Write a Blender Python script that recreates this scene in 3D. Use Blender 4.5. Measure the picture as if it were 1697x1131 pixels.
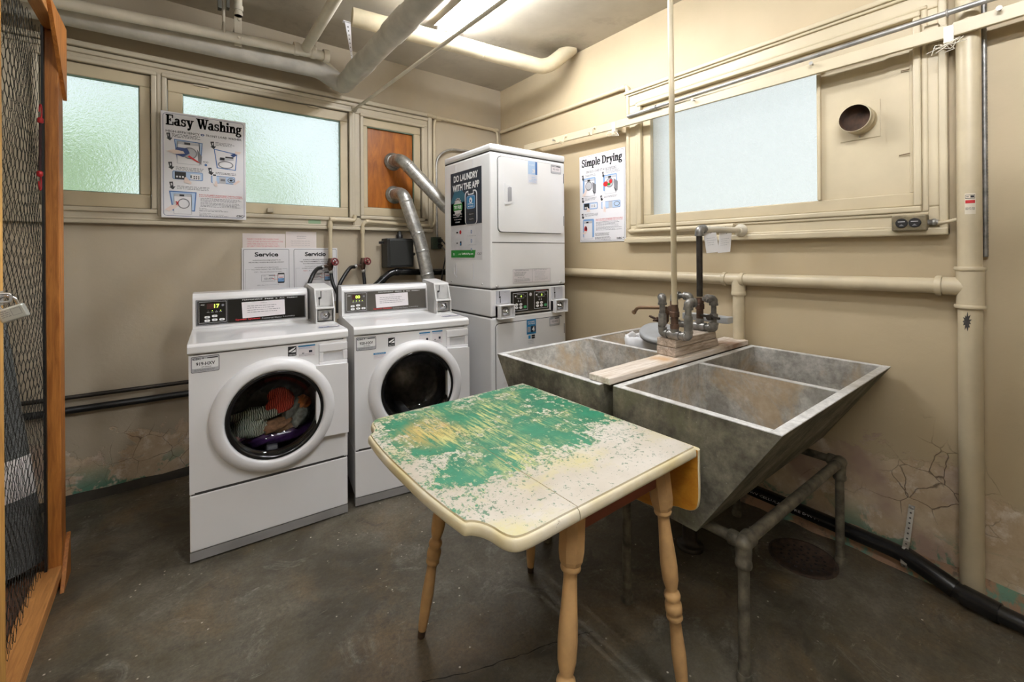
import bpy, math, random
from mathutils import Vector, Matrix
random.seed(7)
S = bpy.context.scene
COL = S.collection
for o in list(bpy.data.objects):
    bpy.data.objects.remove(o)

# ------------------------------------------------------------------ camera
FPX, CXP, CYP = 723.2, 848.5, 419.0          # focal length and principal point of the 1697x1131 frame
YAW, ROLL = math.radians(37.72), math.radians(0.43)
CAM = Vector((0.0, 0.0, 1.33))
_f = Vector((math.sin(YAW), math.cos(YAW), 0)); _r = Vector((math.cos(YAW), -math.sin(YAW), 0)); _d = Vector((0, 0, -1))
_r, _d = _r*math.cos(ROLL)+_d*math.sin(ROLL), _d*math.cos(ROLL)-_r*math.sin(ROLL)
cd = bpy.data.cameras.new('camera'); cam = bpy.data.objects.new('camera', cd); COL.objects.link(cam)
m = Matrix.Identity(4)
for i in range(3):
    m[i][0], m[i][1], m[i][2], m[i][3] = _r[i], -_d[i], -_f[i], CAM[i]
cam.matrix_world = m
cd.sensor_fit = 'HORIZONTAL'; cd.sensor_width = 36.0
cd.lens = FPX/1697*36.0
cd.shift_x = (848.5-CXP)/1697.0
cd.shift_y = -(565.5-CYP)/1697.0
cd.clip_start = 0.02
S.camera = cam

# survey of the room: a sight line met with a known real plane gives a point of the place
def _ray(x, y): return _r*((x-CXP)/FPX)+_d*((y-CYP)/FPX)+_f
def on_x(x, y, X): d = _ray(x, y); return CAM+d*(X/d.x)
def on_y(x, y, Y): d = _ray(x, y); return CAM+d*(Y/d.y)
def on_z(x, y, Z): d = _ray(x, y); return CAM+d*((Z-CAM.z)/d.z)

XR, YB, ZC = 2.447, 3.325, 2.856             # right wall, back wall, ceiling
XL, YF = -1.35, -2.6                          # left wall, wall behind the camera

# ------------------------------------------------------------------ world, exposure
S.view_settings.view_transform = 'Standard'
S.view_settings.look = 'None'
S.view_settings.gamma = 1.0
S.view_settings.use_curve_mapping = False
S.view_settings.exposure = 0.22
S.cycles.use_denoising = True
S.cycles.max_bounces = 10
S.cycles.sample_clamp_indirect = 6.0
w = bpy.data.worlds.new('sky'); S.world = w; w.use_nodes = True
nt = w.node_tree; nt.nodes.clear()
bg = nt.nodes.new('ShaderNodeBackground'); out = nt.nodes.new('ShaderNodeOutputWorld')
sky = nt.nodes.new('ShaderNodeTexSky'); sky.sky_type = 'NISHITA'; sky.sun_elevation = math.radians(50); sky.sun_rotation = math.radians(200); sky.sun_disc = False
mixw = nt.nodes.new('ShaderNodeMixRGB'); mixw.inputs[0].default_value = 0.96; mixw.inputs[2].default_value = (1.0, 1.0, 1.0, 1)
nt.links.new(sky.outputs[0], mixw.inputs[1]); nt.links.new(mixw.outputs[0], bg.inputs[0]); nt.links.new(bg.outputs[0], out.inputs[0])
bg.inputs[1].default_value = 0.72
sl = bpy.data.lights.new('sun', 'SUN'); sl.energy = 3.6; sl.angle = math.radians(3); sl.color = (1, 0.97, 0.9)
so = bpy.data.objects.new('sun', sl); so.rotation_euler = (math.radians(32), 0, math.radians(-12)); so.location = (0, -6, 9); COL.objects.link(so)
TUBE_POWER = 100.0                             # emission of the fluorescent tubes
PANE_GLOW = {'left': 0.10, 'right': 0.14}     # daylight glow of the frosted panes

# ------------------------------------------------------------------ colour and materials
def lin(c):
    def g(v):
        v = v/255.0
        return v/12.92 if v <= 0.04045 else ((v+0.055)/1.055)**2.4
    return (g(c[0]), g(c[1]), g(c[2]), 1.0)

class NT:
    """small node helper"""
    def __init__(s, name):
        s.mat = bpy.data.materials.new(name); s.mat.use_nodes = True
        s.t = s.mat.node_tree; s.t.nodes.clear()
        s.out = s.n('ShaderNodeOutputMaterial'); s.b = s.n('ShaderNodeBsdfPrincipled')
        s.l(s.b.outputs[0], s.out.inputs[0])
        s.geo = None
    def n(s, k, **kw):
        x = s.t.nodes.new(k)
        for a, v in kw.items(): setattr(x, a, v)
        return x
    def l(s, a, b): s.t.links.new(a, b)
    def pos(s):
        if not s.geo: s.geo = s.n('ShaderNodeNewGeometry')
        return s.geo.outputs['Position']
    def obj(s):
        return s.n('ShaderNodeTexCoord').outputs['Object']
    def mapping(s, src, scale=(1, 1, 1), rot=(0, 0, 0), loc=(0, 0, 0)):
        x = s.n('ShaderNodeMapping'); x.inputs['Scale'].default_value = scale; x.inputs['Rotation'].default_value = rot; x.inputs['Location'].default_value = loc
        s.l(src, x.inputs[0]); return x.outputs[0]
    def noise(s, scale, detail=4, rough=.55, vec=None, dist=0):
        x = s.n('ShaderNodeTexNoise'); x.inputs['Scale'].default_value = scale; x.inputs['Detail'].default_value = detail
        x.inputs['Roughness'].default_value = rough; x.inputs['Distortion'].default_value = dist
        s.l(vec if vec is not None else s.pos(), x.inputs['Vector']); return x.outputs['Fac']
    def noisec(s, scale):
        x = s.n('ShaderNodeTexNoise'); x.inputs['Scale'].default_value = scale; x.inputs['Detail'].default_value = 5
        s.l(s.pos(), x.inputs['Vector']); return x.outputs['Color']
    def voro(s, scale, feature='F1', vec=None, out='Distance'):
        x = s.n('ShaderNodeTexVoronoi', feature=feature); x.inputs['Scale'].default_value = scale
        s.l(vec if vec is not None else s.pos(), x.inputs['Vector']); return x.outputs[out]
    def ramp(s, fac, lo, hi, c0=(0, 0, 0, 1), c1=(1, 1, 1, 1)):
        x = s.n('ShaderNodeValToRGB'); e = x.color_ramp.elements
        e[0].position, e[1].position = lo, hi; e[0].color, e[1].color = c0, c1
        s.l(fac, x.inputs[0]); return x.outputs[0]
    def mix(s, fac, a, b, mode='MIX'):
        x = s.n('ShaderNodeMixRGB', blend_type=mode)
        for sock, v in ((x.inputs[0], fac), (x.inputs[1], a), (x.inputs[2], b)):
            if isinstance(v, (int, float)): sock.default_value = v
            elif isinstance(v, tuple): sock.default_value = v
            else: s.l(v, sock)
        return x.outputs[0]
    def math(s, op, a, b=None, clamp=False):
        x = s.n('ShaderNodeMath', operation=op); x.use_clamp = clamp
        for sock, v in ((x.inputs[0], a), (x.inputs[1], b)):
            if v is None: continue
            if isinstance(v, (int, float)): sock.default_value = v
            else: s.l(v, sock)
        return x.outputs[0]
    def sep(s, v):
        x = s.n('ShaderNodeSeparateXYZ'); s.l(v, x.inputs[0]); return x.outputs
    def bump(s, h, strength=.3, dist=.01):
        x = s.n('ShaderNodeBump'); x.inputs['Strength'].default_value = strength; x.inputs['Distance'].default_value = dist
        s.l(h, x.inputs['Height']); s.l(x.outputs[0], s.b.inputs['Normal']); return x
    def set(s, col=None, rough=None, metal=None, spec=None, coat=None):
        for k, v in (('Base Color', col), ('Roughness', rough), ('Metallic', metal), ('Specular IOR Level', spec), ('Coat Weight', coat)):
            if v is None: continue
            if isinstance(v, (int, float, tuple)): s.b.inputs[k].default_value = v
            else: s.l(v, s.b.inputs[k])

_MC = {}
def M(name, c, rough=.5, metal=0.0, var=.12, vs=6, bump=0.0, bs=60, coat=None, spec=None):
    """plain procedural material: a colour with soft noise variation and a little relief"""
    if name in _MC: return _MC[name]
    t = NT(name); a = lin(c); b = lin(tuple(max(0, v*(1-var)) for v in c))
    t.set(col=t.mix(t.ramp(t.noise(vs), .3, .7), b, a), rough=rough, metal=metal, coat=coat, spec=spec)
    if bump: t.bump(t.noise(bs, 5), bump, .004)
    _MC[name] = t.mat; return t.mat

def emis(name, c, k):
    if name in _MC: return _MC[name]
    t = NT(name); t.b.inputs['Base Color'].default_value = lin(c)
    t.b.inputs['Emission Color'].default_value = lin(c); t.b.inputs['Emission Strength'].default_value = k
    _MC[name] = t.mat; return t.mat

CREAM = (196, 178, 146)
def wall_material(name, base, peel_top, amount):
    t = NT(name)
    z = t.sep(t.pos())[2]
    n1 = t.noise(1.1, 5, .6); n2 = t.noise(7, 6, .65); n3 = t.noise(38, 5, .6)
    c = t.mix(t.ramp(n1, .35, .7), lin(tuple(v*.93 for v in base)), lin(base))
    c = t.mix(t.math('MULTIPLY', t.ramp(t.noise(2.3, 6, .7), .55, .75), .35), c, lin((190, 168, 128)))
    # peeled zone near the floor: irregular edge from noise
    h = t.math('SUBTRACT', 1.0, t.math('DIVIDE', z, peel_top))
    k = t.math('ADD', t.math('MULTIPLY', h, .55), t.math('MULTIPLY', t.noise(2.6, 7, .68, dist=.5), .95))
    peel = t.ramp(k, .72-amount, .745-amount)
    raw = t.mix(t.ramp(n2, .3, .72), lin((184, 158, 126)), lin((220, 204, 178)))
    raw = t.mix(t.ramp(t.noise(13, 6, .7), .52, .68), raw, lin((230, 220, 206)))
    raw = t.mix(t.ramp(t.noise(4.2, 3), .5, .66), raw, lin((176, 152, 136)))
    c = t.mix(peel, c, raw)
    teal = t.math('MULTIPLY', t.ramp(t.noise(5.5, 5, .7, dist=.6), .53, .57), t.ramp(z, .05, .2, (1, 1, 1, 1), (0, 0, 0, 1)))
    c = t.mix(teal, c, lin((96, 140, 118)))
    # hairline cracks where the paint is lifting
    ed = t.voro(10, 'DISTANCE_TO_EDGE', t.mix(.10, t.pos(), t.noisec(4.0)))
    zone = t.ramp(k, .60-amount, .72-amount)
    crack = t.math('MULTIPLY', t.ramp(ed, .0, .016, (1, 1, 1, 1), (0, 0, 0, 1)), zone)
    crack = t.math('MULTIPLY', crack, t.ramp(t.noise(3.1), .46, .6))
    c = t.mix(t.math('MULTIPLY', crack, .75), c, lin((78, 60, 44)))
    t.set(col=c, rough=.55, spec=.35)
    hgt = t.math('ADD', t.math('MULTIPLY', t.math('SUBTRACT', 1.0, peel), 1.0), t.math('MULTIPLY', n3, .25))
    hgt = t.math('ADD', hgt, t.math('MULTIPLY', t.math('MULTIPLY', peel, t.noise(26, 7, .7)), 1.1))
    hgt = t.math('SUBTRACT', hgt, crack)
    t.bump(hgt, .55, .006)
    return t.mat

MW_BACK = wall_material('paint_back_daylit', (188, 175, 153), .55, -.02)  # same paint as the right wall, with grey window light put into its colour
MW_RIGHT = wall_material('paint_right', CREAM, .72, .06)
def ceil_material():
    t = NT('paint_ceiling')
    c = t.mix(t.ramp(t.noise(1.4, 5, .65), .35, .7), lin((178, 170, 155)), lin((200, 192, 176)))
    c = t.mix(t.math('MULTIPLY', t.ramp(t.noise(2.6, 5, .7, dist=.4), .56, .76), .45), c, lin((128, 114, 96)))
    # soot around the pipe that goes up through the ceiling
    p = t.n('ShaderNodeVectorMath', operation='DISTANCE'); t.l(t.pos(), p.inputs[0]); p.inputs[1].default_value = (2.30, 2.34, ZC)
    soot = t.ramp(t.math('ADD', p.outputs['Value'], t.math('MULTIPLY', t.noise(9, 5, .7), .16)), .10, .34, (1, 1, 1, 1), (0, 0, 0, 1))
    c = t.mix(t.math('MULTIPLY', soot, .75), c, lin((70, 60, 50)))
    t.set(col=c, rough=.6, spec=.3); t.bump(t.noise(30, 5), .12, .004)
    return t.mat
M_CEIL = ceil_material()
M_TRIM = M('trim_paint', (204, 190, 160), .42, var=.07, vs=3, bump=.08, bs=40)
M_TRIMD = M('trim_paint_daylit', (198, 187, 164), .45, var=.08, vs=3, bump=.08, bs=40)  # trim paint again, greyed to carry the window light on the back wall
M_SASH = M('sash_paint', (200, 185, 154), .48, var=.08, vs=4, bump=.06, bs=50)
M_PIPE = M('pipe_paint', (206, 191, 160), .38, var=.08, vs=8, bump=.1, bs=35)
M_PIPEW = M('pipe_paint_pale', (228, 219, 200), .42, var=.1, vs=7, bump=.1, bs=35)
M_DUCTG = M('duct_wrap', (210, 204, 192), .6, var=.14, vs=9, bump=.35, bs=22)
M_DUCTY = M('duct_wrap_cream', (222, 208, 176), .5, var=.14, vs=7, bump=.2, bs=20)
def floor_material():
    t = NT('concrete_floor')
    a = t.noise(1.5, 8, .7, dist=.5); b = t.noise(8.5, 8, .74); f = t.noise(75, 5, .75)
    c = t.mix(t.ramp(a, .38, .62), lin((60, 55, 44)), lin((118, 112, 99)))
    c = t.mix(t.math('MULTIPLY', t.ramp(b, .40, .66), .75), c, lin((82, 74, 54)))
    c = t.mix(t.math('MULTIPLY', t.ramp(t.noise(2.3, 6, .66, dist=.6), .50, .66), .55), c, lin((122, 98, 64)))
    c = t.mix(t.math('MULTIPLY', t.ramp(t.noise(3.3, 9, .82, dist=1.4), .55, .66), .6), c, lin((150, 147, 138)))
    c = t.mix(t.math('MULTIPLY', t.ramp(t.noise(5.1, 7, .75, dist=.8), .56, .64), .5), c, lin((44, 42, 38)))
    sc = t.mapping(t.pos(), (3, 16, 1), (0, 0, .6))
    c = t.mix(t.math('MULTIPLY', t.ramp(t.noise(1.7, 9, .8, sc), .61, .68), .55), c, lin((184, 180, 168)))
    spot = t.ramp(t.voro(24), .06, .10, (1, 1, 1, 1), (0, 0, 0, 1))
    c = t.mix(t.math('MULTIPLY', spot, t.ramp(t.noise(2.0), .48, .56)), c, lin((214, 206, 192)))
    sp2 = t.ramp(t.voro(58, vec=t.mapping(t.pos(), loc=(.31, .17, 0))), .0, .09, (1, 1, 1, 1), (0, 0, 0, 1))
    c = t.mix(t.math('MULTIPLY', sp2, t.ramp(t.noise(1.5, 4), .45, .6)), c, lin((168, 164, 152)))
    c = t.mix(t.math('MULTIPLY', t.ramp(f, .38, .66), .5), c, lin((50, 47, 40)))
    t.set(col=c, rough=t.ramp(b, .3, .75, (.30, .30, .30, 1), (.58, .58, .58, 1)), spec=.45)
    t.bump(t.math('ADD', t.math('MULTIPLY', b, .7), t.math('MULTIPLY', f, .4)), .35, .006)
    return t.mat
M_FLOOR = floor_material()
M_WHITE = M('enamel_white', (236, 235, 235), .22, var=.02, vs=3, coat=.3)
M_WHITE2 = M('plastic_white', (232, 231, 232), .33, var=.02, vs=3)
M_GREYW = M('enamel_side_grey', (206, 206, 212), .3, var=.03, vs=2)
M_TOE = M('toe_grey', (150, 148, 146), .45)
M_SEAM = M('seam_dark', (60, 58, 56), .7)
M_BLACKP = M('panel_black', (22, 22, 23), .18, var=.1)
M_DARKGREY = M('panel_grey', (86, 82, 76), .22)
M_CHROME = M('chrome', (205, 205, 208), .18, 1.0, var=.1, vs=20)
M_STEEL = M('steel_dull', (196, 194, 190), .38, .65, var=.25, vs=18, bump=.1)
M_GALV = M('galvanised_pipe', (158, 155, 150), .42, .6, var=.4, vs=26, bump=.2, bs=50)
M_AGED = M('aged_iron_pipe', (128, 121, 104), .55, .3, var=.5, vs=24, bump=.1)
M_DARKPIPE = M('black_iron_pipe', (66, 60, 54), .5, .6, var=.35, vs=22, bump=.25)
M_RUST = M('rusty_fitting', (108, 82, 66), .65, .4, var=.45, vs=30, bump=.35)
M_BLACK = M('black_rubber', (24, 24, 25), .45, var=.2, bump=.08)
M_ABS = M('black_abs', (26, 26, 27), .25, var=.3, vs=18, bump=.08)
M_PAPER = M('paper', (232, 228, 224), .75, var=.03)
M_SIGN = M('sign_white', (226, 224, 226), .35, var=.02)
M_LEGTAN = M('leg_paint_tan', (205, 163, 110), .4, var=.16, vs=14, bump=.08)
M_LEGTIP = M('leg_worn_tip', (74, 54, 36), .6, var=.4, vs=40)
M_APRON = M('apron_redbrown', (142, 76, 52), .45, var=.15, vs=9)
M_REDV = M('valve_red', (120, 30, 34), .4, var=.25, vs=60)
M_RED = M('red_plastic', (190, 24, 36), .4)
M_BLUE = M('blue_cloth', (32, 62, 120), .8, bump=.3)
M_GREENBOX = M('outlet_green', (62, 78, 64), .5)

def wood(name, c1, c2, scale=(3, 40, 40), rough=.5, rot=(0, 0, 0), knots=True):
    t = NT(name)
    v = t.mapping(t.obj(), scale, rot)
    g = t.noise(1.6, 8, .65, v, .8)
    c = t.mix(t.ramp(g, .34, .68), lin(c1), lin(c2))
    if knots:
        k = t.ramp(t.voro(1.4, 'F1', t.mapping(t.obj(), tuple(q*.12 for q in scale), rot)), .0, .09, (1, 1, 1, 1), (0, 0, 0, 1))
        c = t.mix(t.math('MULTIPLY', k, .7), c, lin(tuple(q*.4 for q in c1)))
    t.set(col=c, rough=rough); t.bump(g, .15, .003)
    return t.mat
M_FIR = wood('fir_post', (150, 88, 34), (204, 134, 62), (40, 40, 3))
M_FIRY = wood('fir_rail', (158, 104, 54), (206, 146, 84), (40, 3, 40))
M_FIRL = wood('fir_pale', (196, 136, 60), (232, 182, 98), (40, 40, 3))
M_PLY = wood('plywood_amber', (132, 70, 14), (190, 112, 32), (12, 12, 2.2), .35, knots=False)
M_PLANK = wood('plank_bleached', (190, 172, 152), (238, 230, 220), (3, 40, 40), .7)
def stain_plank(mt):
    t = mt.node_tree; b = [n for n in t.nodes if n.type == 'BSDF_PRINCIPLED'][0]; src = b.inputs['Base Color'].links[0].from_socket
    g = t.nodes.new('ShaderNodeNewGeometry'); nz = t.nodes.new('ShaderNodeTexNoise'); nz.inputs['Scale'].default_value = 22; nz.inputs['Detail'].default_value = 6; t.links.new(g.outputs['Position'], nz.inputs['Vector'])
    for p, r, c in (((1.70, 1.12, .857), .13, (196, 146, 78)), ((1.80, 1.07, .85), .06, (110, 44, 34)), ((2.25, 1.08, .85), .16, (124, 84, 52))):
        d = t.nodes.new('ShaderNodeVectorMath'); d.operation = 'DISTANCE'; d.inputs[1].default_value = p; t.links.new(g.outputs['Position'], d.inputs[0])
        a = t.nodes.new('ShaderNodeMath'); a.operation = 'MULTIPLY_ADD'; a.inputs[1].default_value = .12; t.links.new(nz.outputs['Fac'], a.inputs[0]); t.links.new(d.outputs['Value'], a.inputs[2])
        rp = t.nodes.new('ShaderNodeValToRGB'); e = rp.color_ramp.elements; e[0].position, e[1].position = r*.55, r*1.1; e[0].color, e[1].color = (.75, .75, .75, 1), (0, 0, 0, 1); t.links.new(a.outputs[0], rp.inputs[0])
        m_ = t.nodes.new('ShaderNodeMixRGB'); m_.inputs[2].default_value = lin(c); t.links.new(rp.outputs[0], m_.inputs[0]); t.links.new(src, m_.inputs[1]); src = m_.outputs[0]
    t.links.new(src, b.inputs['Base Color'])
stain_plank(M_PLANK)
M_BLOCK = wood('timber_block', (140, 122, 104), (216, 202, 188), (4, 40, 40), .75)
M_LEAFW = wood('leaf_varnish', (164, 100, 22), (206, 148, 50), (40, 4, 10), .4, knots=False)
M_HARDB = M('hardboard_brown', (128, 84, 56), .75, var=.2, vs=12, bump=.15)

def concrete(name, c1, c2, c3, streak=True, rough=.7, b=.35):
    t = NT(name)
    a = t.noise(6, 7, .68); d = t.noise(45, 6, .7)
    c = t.mix(t.ramp(a, .40, .62), lin(c1), lin(c2))
    c = t.mix(t.math('MULTIPLY', t.ramp(d, .42, .62), .35), c, lin(tuple(v*.62 for v in c1)))
    c = t.mix(t.math('MULTIPLY', t.ramp(t.noise(3.1, 6, .7, dist=.5), .50, .62), .7), c, lin(c3))
    sp = t.ramp(t.voro(70), .0, .11, (1, 1, 1, 1), (0, 0, 0, 1))
    c = t.mix(t.math('MULTIPLY', sp, .5), c, lin((46, 42, 36)))
    sp2 = t.ramp(t.voro(48, vec=t.mapping(t.pos(), loc=(.3, .7, .2))), .0, .10, (1, 1, 1, 1), (0, 0, 0, 1))
    c = t.mix(t.math('MULTIPLY', sp2, .55), c, lin((206, 200, 190)))
    if streak:
        st = t.noise(3.0, 5, .6, t.mapping(t.pos(), (9, 9, .7)))
        c = t.mix(t.math('MULTIPLY', t.ramp(st, .60, .74), .5), c, lin((150, 140, 116)))
    t.set(col=c, rough=rough, spec=.4); t.bump(t.math('ADD', a, d), b, .005)
    return t.mat
M_TUBO = concrete('tub_outside', (80, 77, 67), (140, 135, 118), (108, 107, 82))
M_TUBI = concrete('tub_inside', (150, 146, 138), (204, 201, 194), (176, 152, 118), rough=.5, b=.2)
M_TUBR = concrete('tub_rim', (204, 203, 200), (238, 237, 235), (176, 172, 164), False, .35, .1)

def table_paint():
    t = NT('worn_table_paint')
    px = t.sep(t.pos()); x, y = px[0], px[1]
    grain = t.mapping(t.pos(), (60, 5, 5))
    n = t.noise(8, 9, .74); nf = t.noise(42, 7, .72); ng = t.noise(1.6, 8, .7, grain); nb = t.noise(3.4, 4, .55)
    c = t.mix(t.ramp(nb, .35, .66), lin((174, 164, 146)), lin((200, 193, 182)))
    c = t.mix(t.math('MULTIPLY', t.ramp(t.noise(5.2, 6, .7), .52, .68), .75), c, lin((192, 182, 122)))      # yellow undercoat
    c = t.mix(t.math('MULTIPLY', t.ramp(ng, .62, .76), .35), c, lin((176, 150, 132)))
    # green coat survives over the far and left part of the boards: a worn patch with a ragged edge of its own
    mn = lambda p, q: t.math('MINIMUM', p, q)
    d = mn(mn(t.math('SUBTRACT', t.math('ADD', y, t.math('MULTIPLY', x, -.10)), .85), t.math('SUBTRACT', x, .535)), mn(t.math('SUBTRACT', 1.195, x), t.math('SUBTRACT', 1.485, y)))
    d = t.math('MULTIPLY', t.math('MAXIMUM', mn(d, .075), -.17), 2.9)
    d = t.math('ADD', d, t.math('MULTIPLY', t.math('SUBTRACT', n, .5), 2.1))
    d = t.math('ADD', d, t.math('MULTIPLY', t.math('SUBTRACT', nf, .5), 1.25))
    d = t.math('ADD', d, t.math('MULTIPLY', t.math('SUBTRACT', ng, .5), .9))
    halo = t.ramp(d, -.10, .04); green = t.ramp(d, .03, .07)
    c = t.mix(t.math('MULTIPLY', halo, .75), c, lin((206, 200, 118)))
    g = t.mix(t.ramp(n, .3, .7), lin((20, 92, 66)), lin((44, 128, 96)))
    c = t.mix(green, c, g)
    # scrubbed-through spot showing bare board on the leaf, streaked along the grain
    sp = t.n('ShaderNodeVectorMath', operation='DISTANCE'); t.l(t.pos(), sp.inputs[0]); sp.inputs[1].default_value = (.645, 1.27, .755)
    spot = t.math('MULTIPLY', t.ramp(t.math('ADD', sp.outputs['Value'], t.math('MULTIPLY', n, .16)), .12, .22, (1, 1, 1, 1), (0, 0, 0, 1)), t.ramp(ng, .40, .52))
    c = t.mix(t.math('MULTIPLY', spot, .9), c, lin((186, 156, 84)))
    rub = t.math('MULTIPLY', t.ramp(t.noise(2.6, 5, .6, t.mapping(t.pos(), (1.2, 1, 1), loc=(.4, .1, 0))), .50, .60), t.ramp(ng, .48, .56))
    c = t.mix(t.math('MULTIPLY', t.math('MULTIPLY', rub, halo), .85), c, lin((198, 190, 122)))
    fleck = t.ramp(t.math('ADD', t.math('MULTIPLY', t.noise(70, 6, .72), .8), t.math('MULTIPLY', t.noise(6, 4), .3)), .635, .66)
    near = t.ramp(t.math('ADD', t.noise(95, 6, .75), t.math('MULTIPLY', d, .30)), .50, .53)
    c = t.mix(t.math('MULTIPLY', t.math('MULTIPLY', near, t.math('SUBTRACT', 1.0, green)), .85), c, lin((44, 104, 74)))
    c = t.mix(t.math('MULTIPLY', t.ramp(t.noise(3.0, 7, .75, t.mapping(t.pos(), (5, 22, 5), (0, 0, .35))), .60, .70), .30), c, lin((150, 128, 124)))
    c = t.mix(t.math('MULTIPLY', fleck, .8), c, lin((40, 92, 62)))
    t.set(col=c, rough=.38, spec=.45); t.bump(t.math('ADD', green, t.math('MULTIPLY', nf, .3)), .15, .003)
    return t.mat
M_TABLE = table_paint()
def chipped_edge():
    t = NT('table_edge_paint')
    n = t.noise(26, 8, .75); c = t.mix(t.ramp(t.noise(7, 5), .35, .7), lin((212, 196, 150)), lin((226, 218, 200)))
    c = t.mix(t.ramp(n, .63, .67), c, lin((122, 84, 42)))
    t.set(col=c, rough=.35); t.bump(n, .2, .003); return t.mat
M_TEDGE = chipped_edge()

def spiral_duct():
    t = NT('galvanised_duct')
    c = t.mix(t.ramp(t.noise(24, 6, .8), .35, .7), lin((148, 146, 140)), lin((214, 214, 210)))
    t.set(col=c, rough=.32, metal=.7); t.bump(t.noise(16, 4), .25, .006); return t.mat
M_SDUCT = spiral_duct()

def frosted(name, tint, glow, scale, rough=.42, ior=1.25):
    """pebbled privacy glass: rough refraction of whatever stands outside plus the even daylight it passes on"""
    t = NT(name); t.t.nodes.remove(t.b)
    rf = t.n('ShaderNodeBsdfRefraction'); rf.inputs['Color'].default_value = lin(tint); rf.inputs['Roughness'].default_value = rough; rf.inputs['IOR'].default_value = ior
    gl = t.n('ShaderNodeBsdfGlossy'); gl.inputs['Roughness'].default_value = .25; gl.inputs['Color'].default_value = (.9, .9, .9, 1)
    bp = t.n('ShaderNodeBump'); bp.inputs['Strength'].default_value = .9; bp.inputs['Distance'].default_value = .01
    t.l(t.noise(scale, 3, .6), bp.inputs['Height'])
    t.l(bp.outputs[0], rf.inputs['Normal']); t.l(bp.outputs[0], gl.inputs['Normal'])
    mx = t.n('ShaderNodeMixShader'); mx.inputs[0].default_value = .06
    t.l(rf.outputs[0], mx.inputs[1]); t.l(gl.outputs[0], mx.inputs[2])
    em = t.n('ShaderNodeEmission'); em.inputs['Strength'].default_value = glow; em.inputs['Color'].default_value = lin(tint)
    ad = t.n('ShaderNodeAddShader'); t.l(mx.outputs[0], ad.inputs[0]); t.l(em.outputs[0], ad.inputs[1])
    t.l(ad.outputs[0], t.out.inputs[0]); return t.mat
M_PANE = frosted('pebbled_glass', (240, 248, 246), PANE_GLOW['left'], 70, .16)
M_PANER = frosted('frosted_glass', (244, 248, 246), PANE_GLOW['right'], 160, .6)
def clear_glass(name, tint):
    t = NT(name); t.t.nodes.remove(t.b)
    tr = t.n('ShaderNodeBsdfTransparent'); tr.inputs[0].default_value = tint
    gl = t.n('ShaderNodeBsdfGlossy'); gl.inputs['Roughness'].default_value = .03
    fr = t.n('ShaderNodeFresnel'); fr.inputs['IOR'].default_value = 1.5
    mx = t.n('ShaderNodeMixShader'); t.l(fr.outputs[0], mx.inputs[0]); t.l(tr.outputs[0], mx.inputs[1]); t.l(gl.outputs[0], mx.inputs[2])
    t.l(mx.outputs[0], t.out.inputs[0]); return t.mat
M_DOORGLASS = clear_glass('door_glass', (.93, .93, .94, 1))

INKC = {'white': (240, 240, 240), 'black': (22, 22, 24), 'grey': (120, 120, 124), 'lgrey': (186, 186, 190), 'red': (196, 36, 40), 'blue': (70, 112, 170), 'sky': (120, 160, 205),
        'pale': (178, 200, 226), 'navy': (26, 34, 50), 'teal': (34, 92, 112), 'green': (28, 132, 44), 'pink': (222, 130, 140), 'cyan': (40, 126, 176), 'skin': (226, 206, 196), 'yellow': (226, 196, 60), 'dblue': (28, 60, 120)}
def ink(k): return M('ink_'+k, INKC[k], .5, var=.02)

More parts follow.
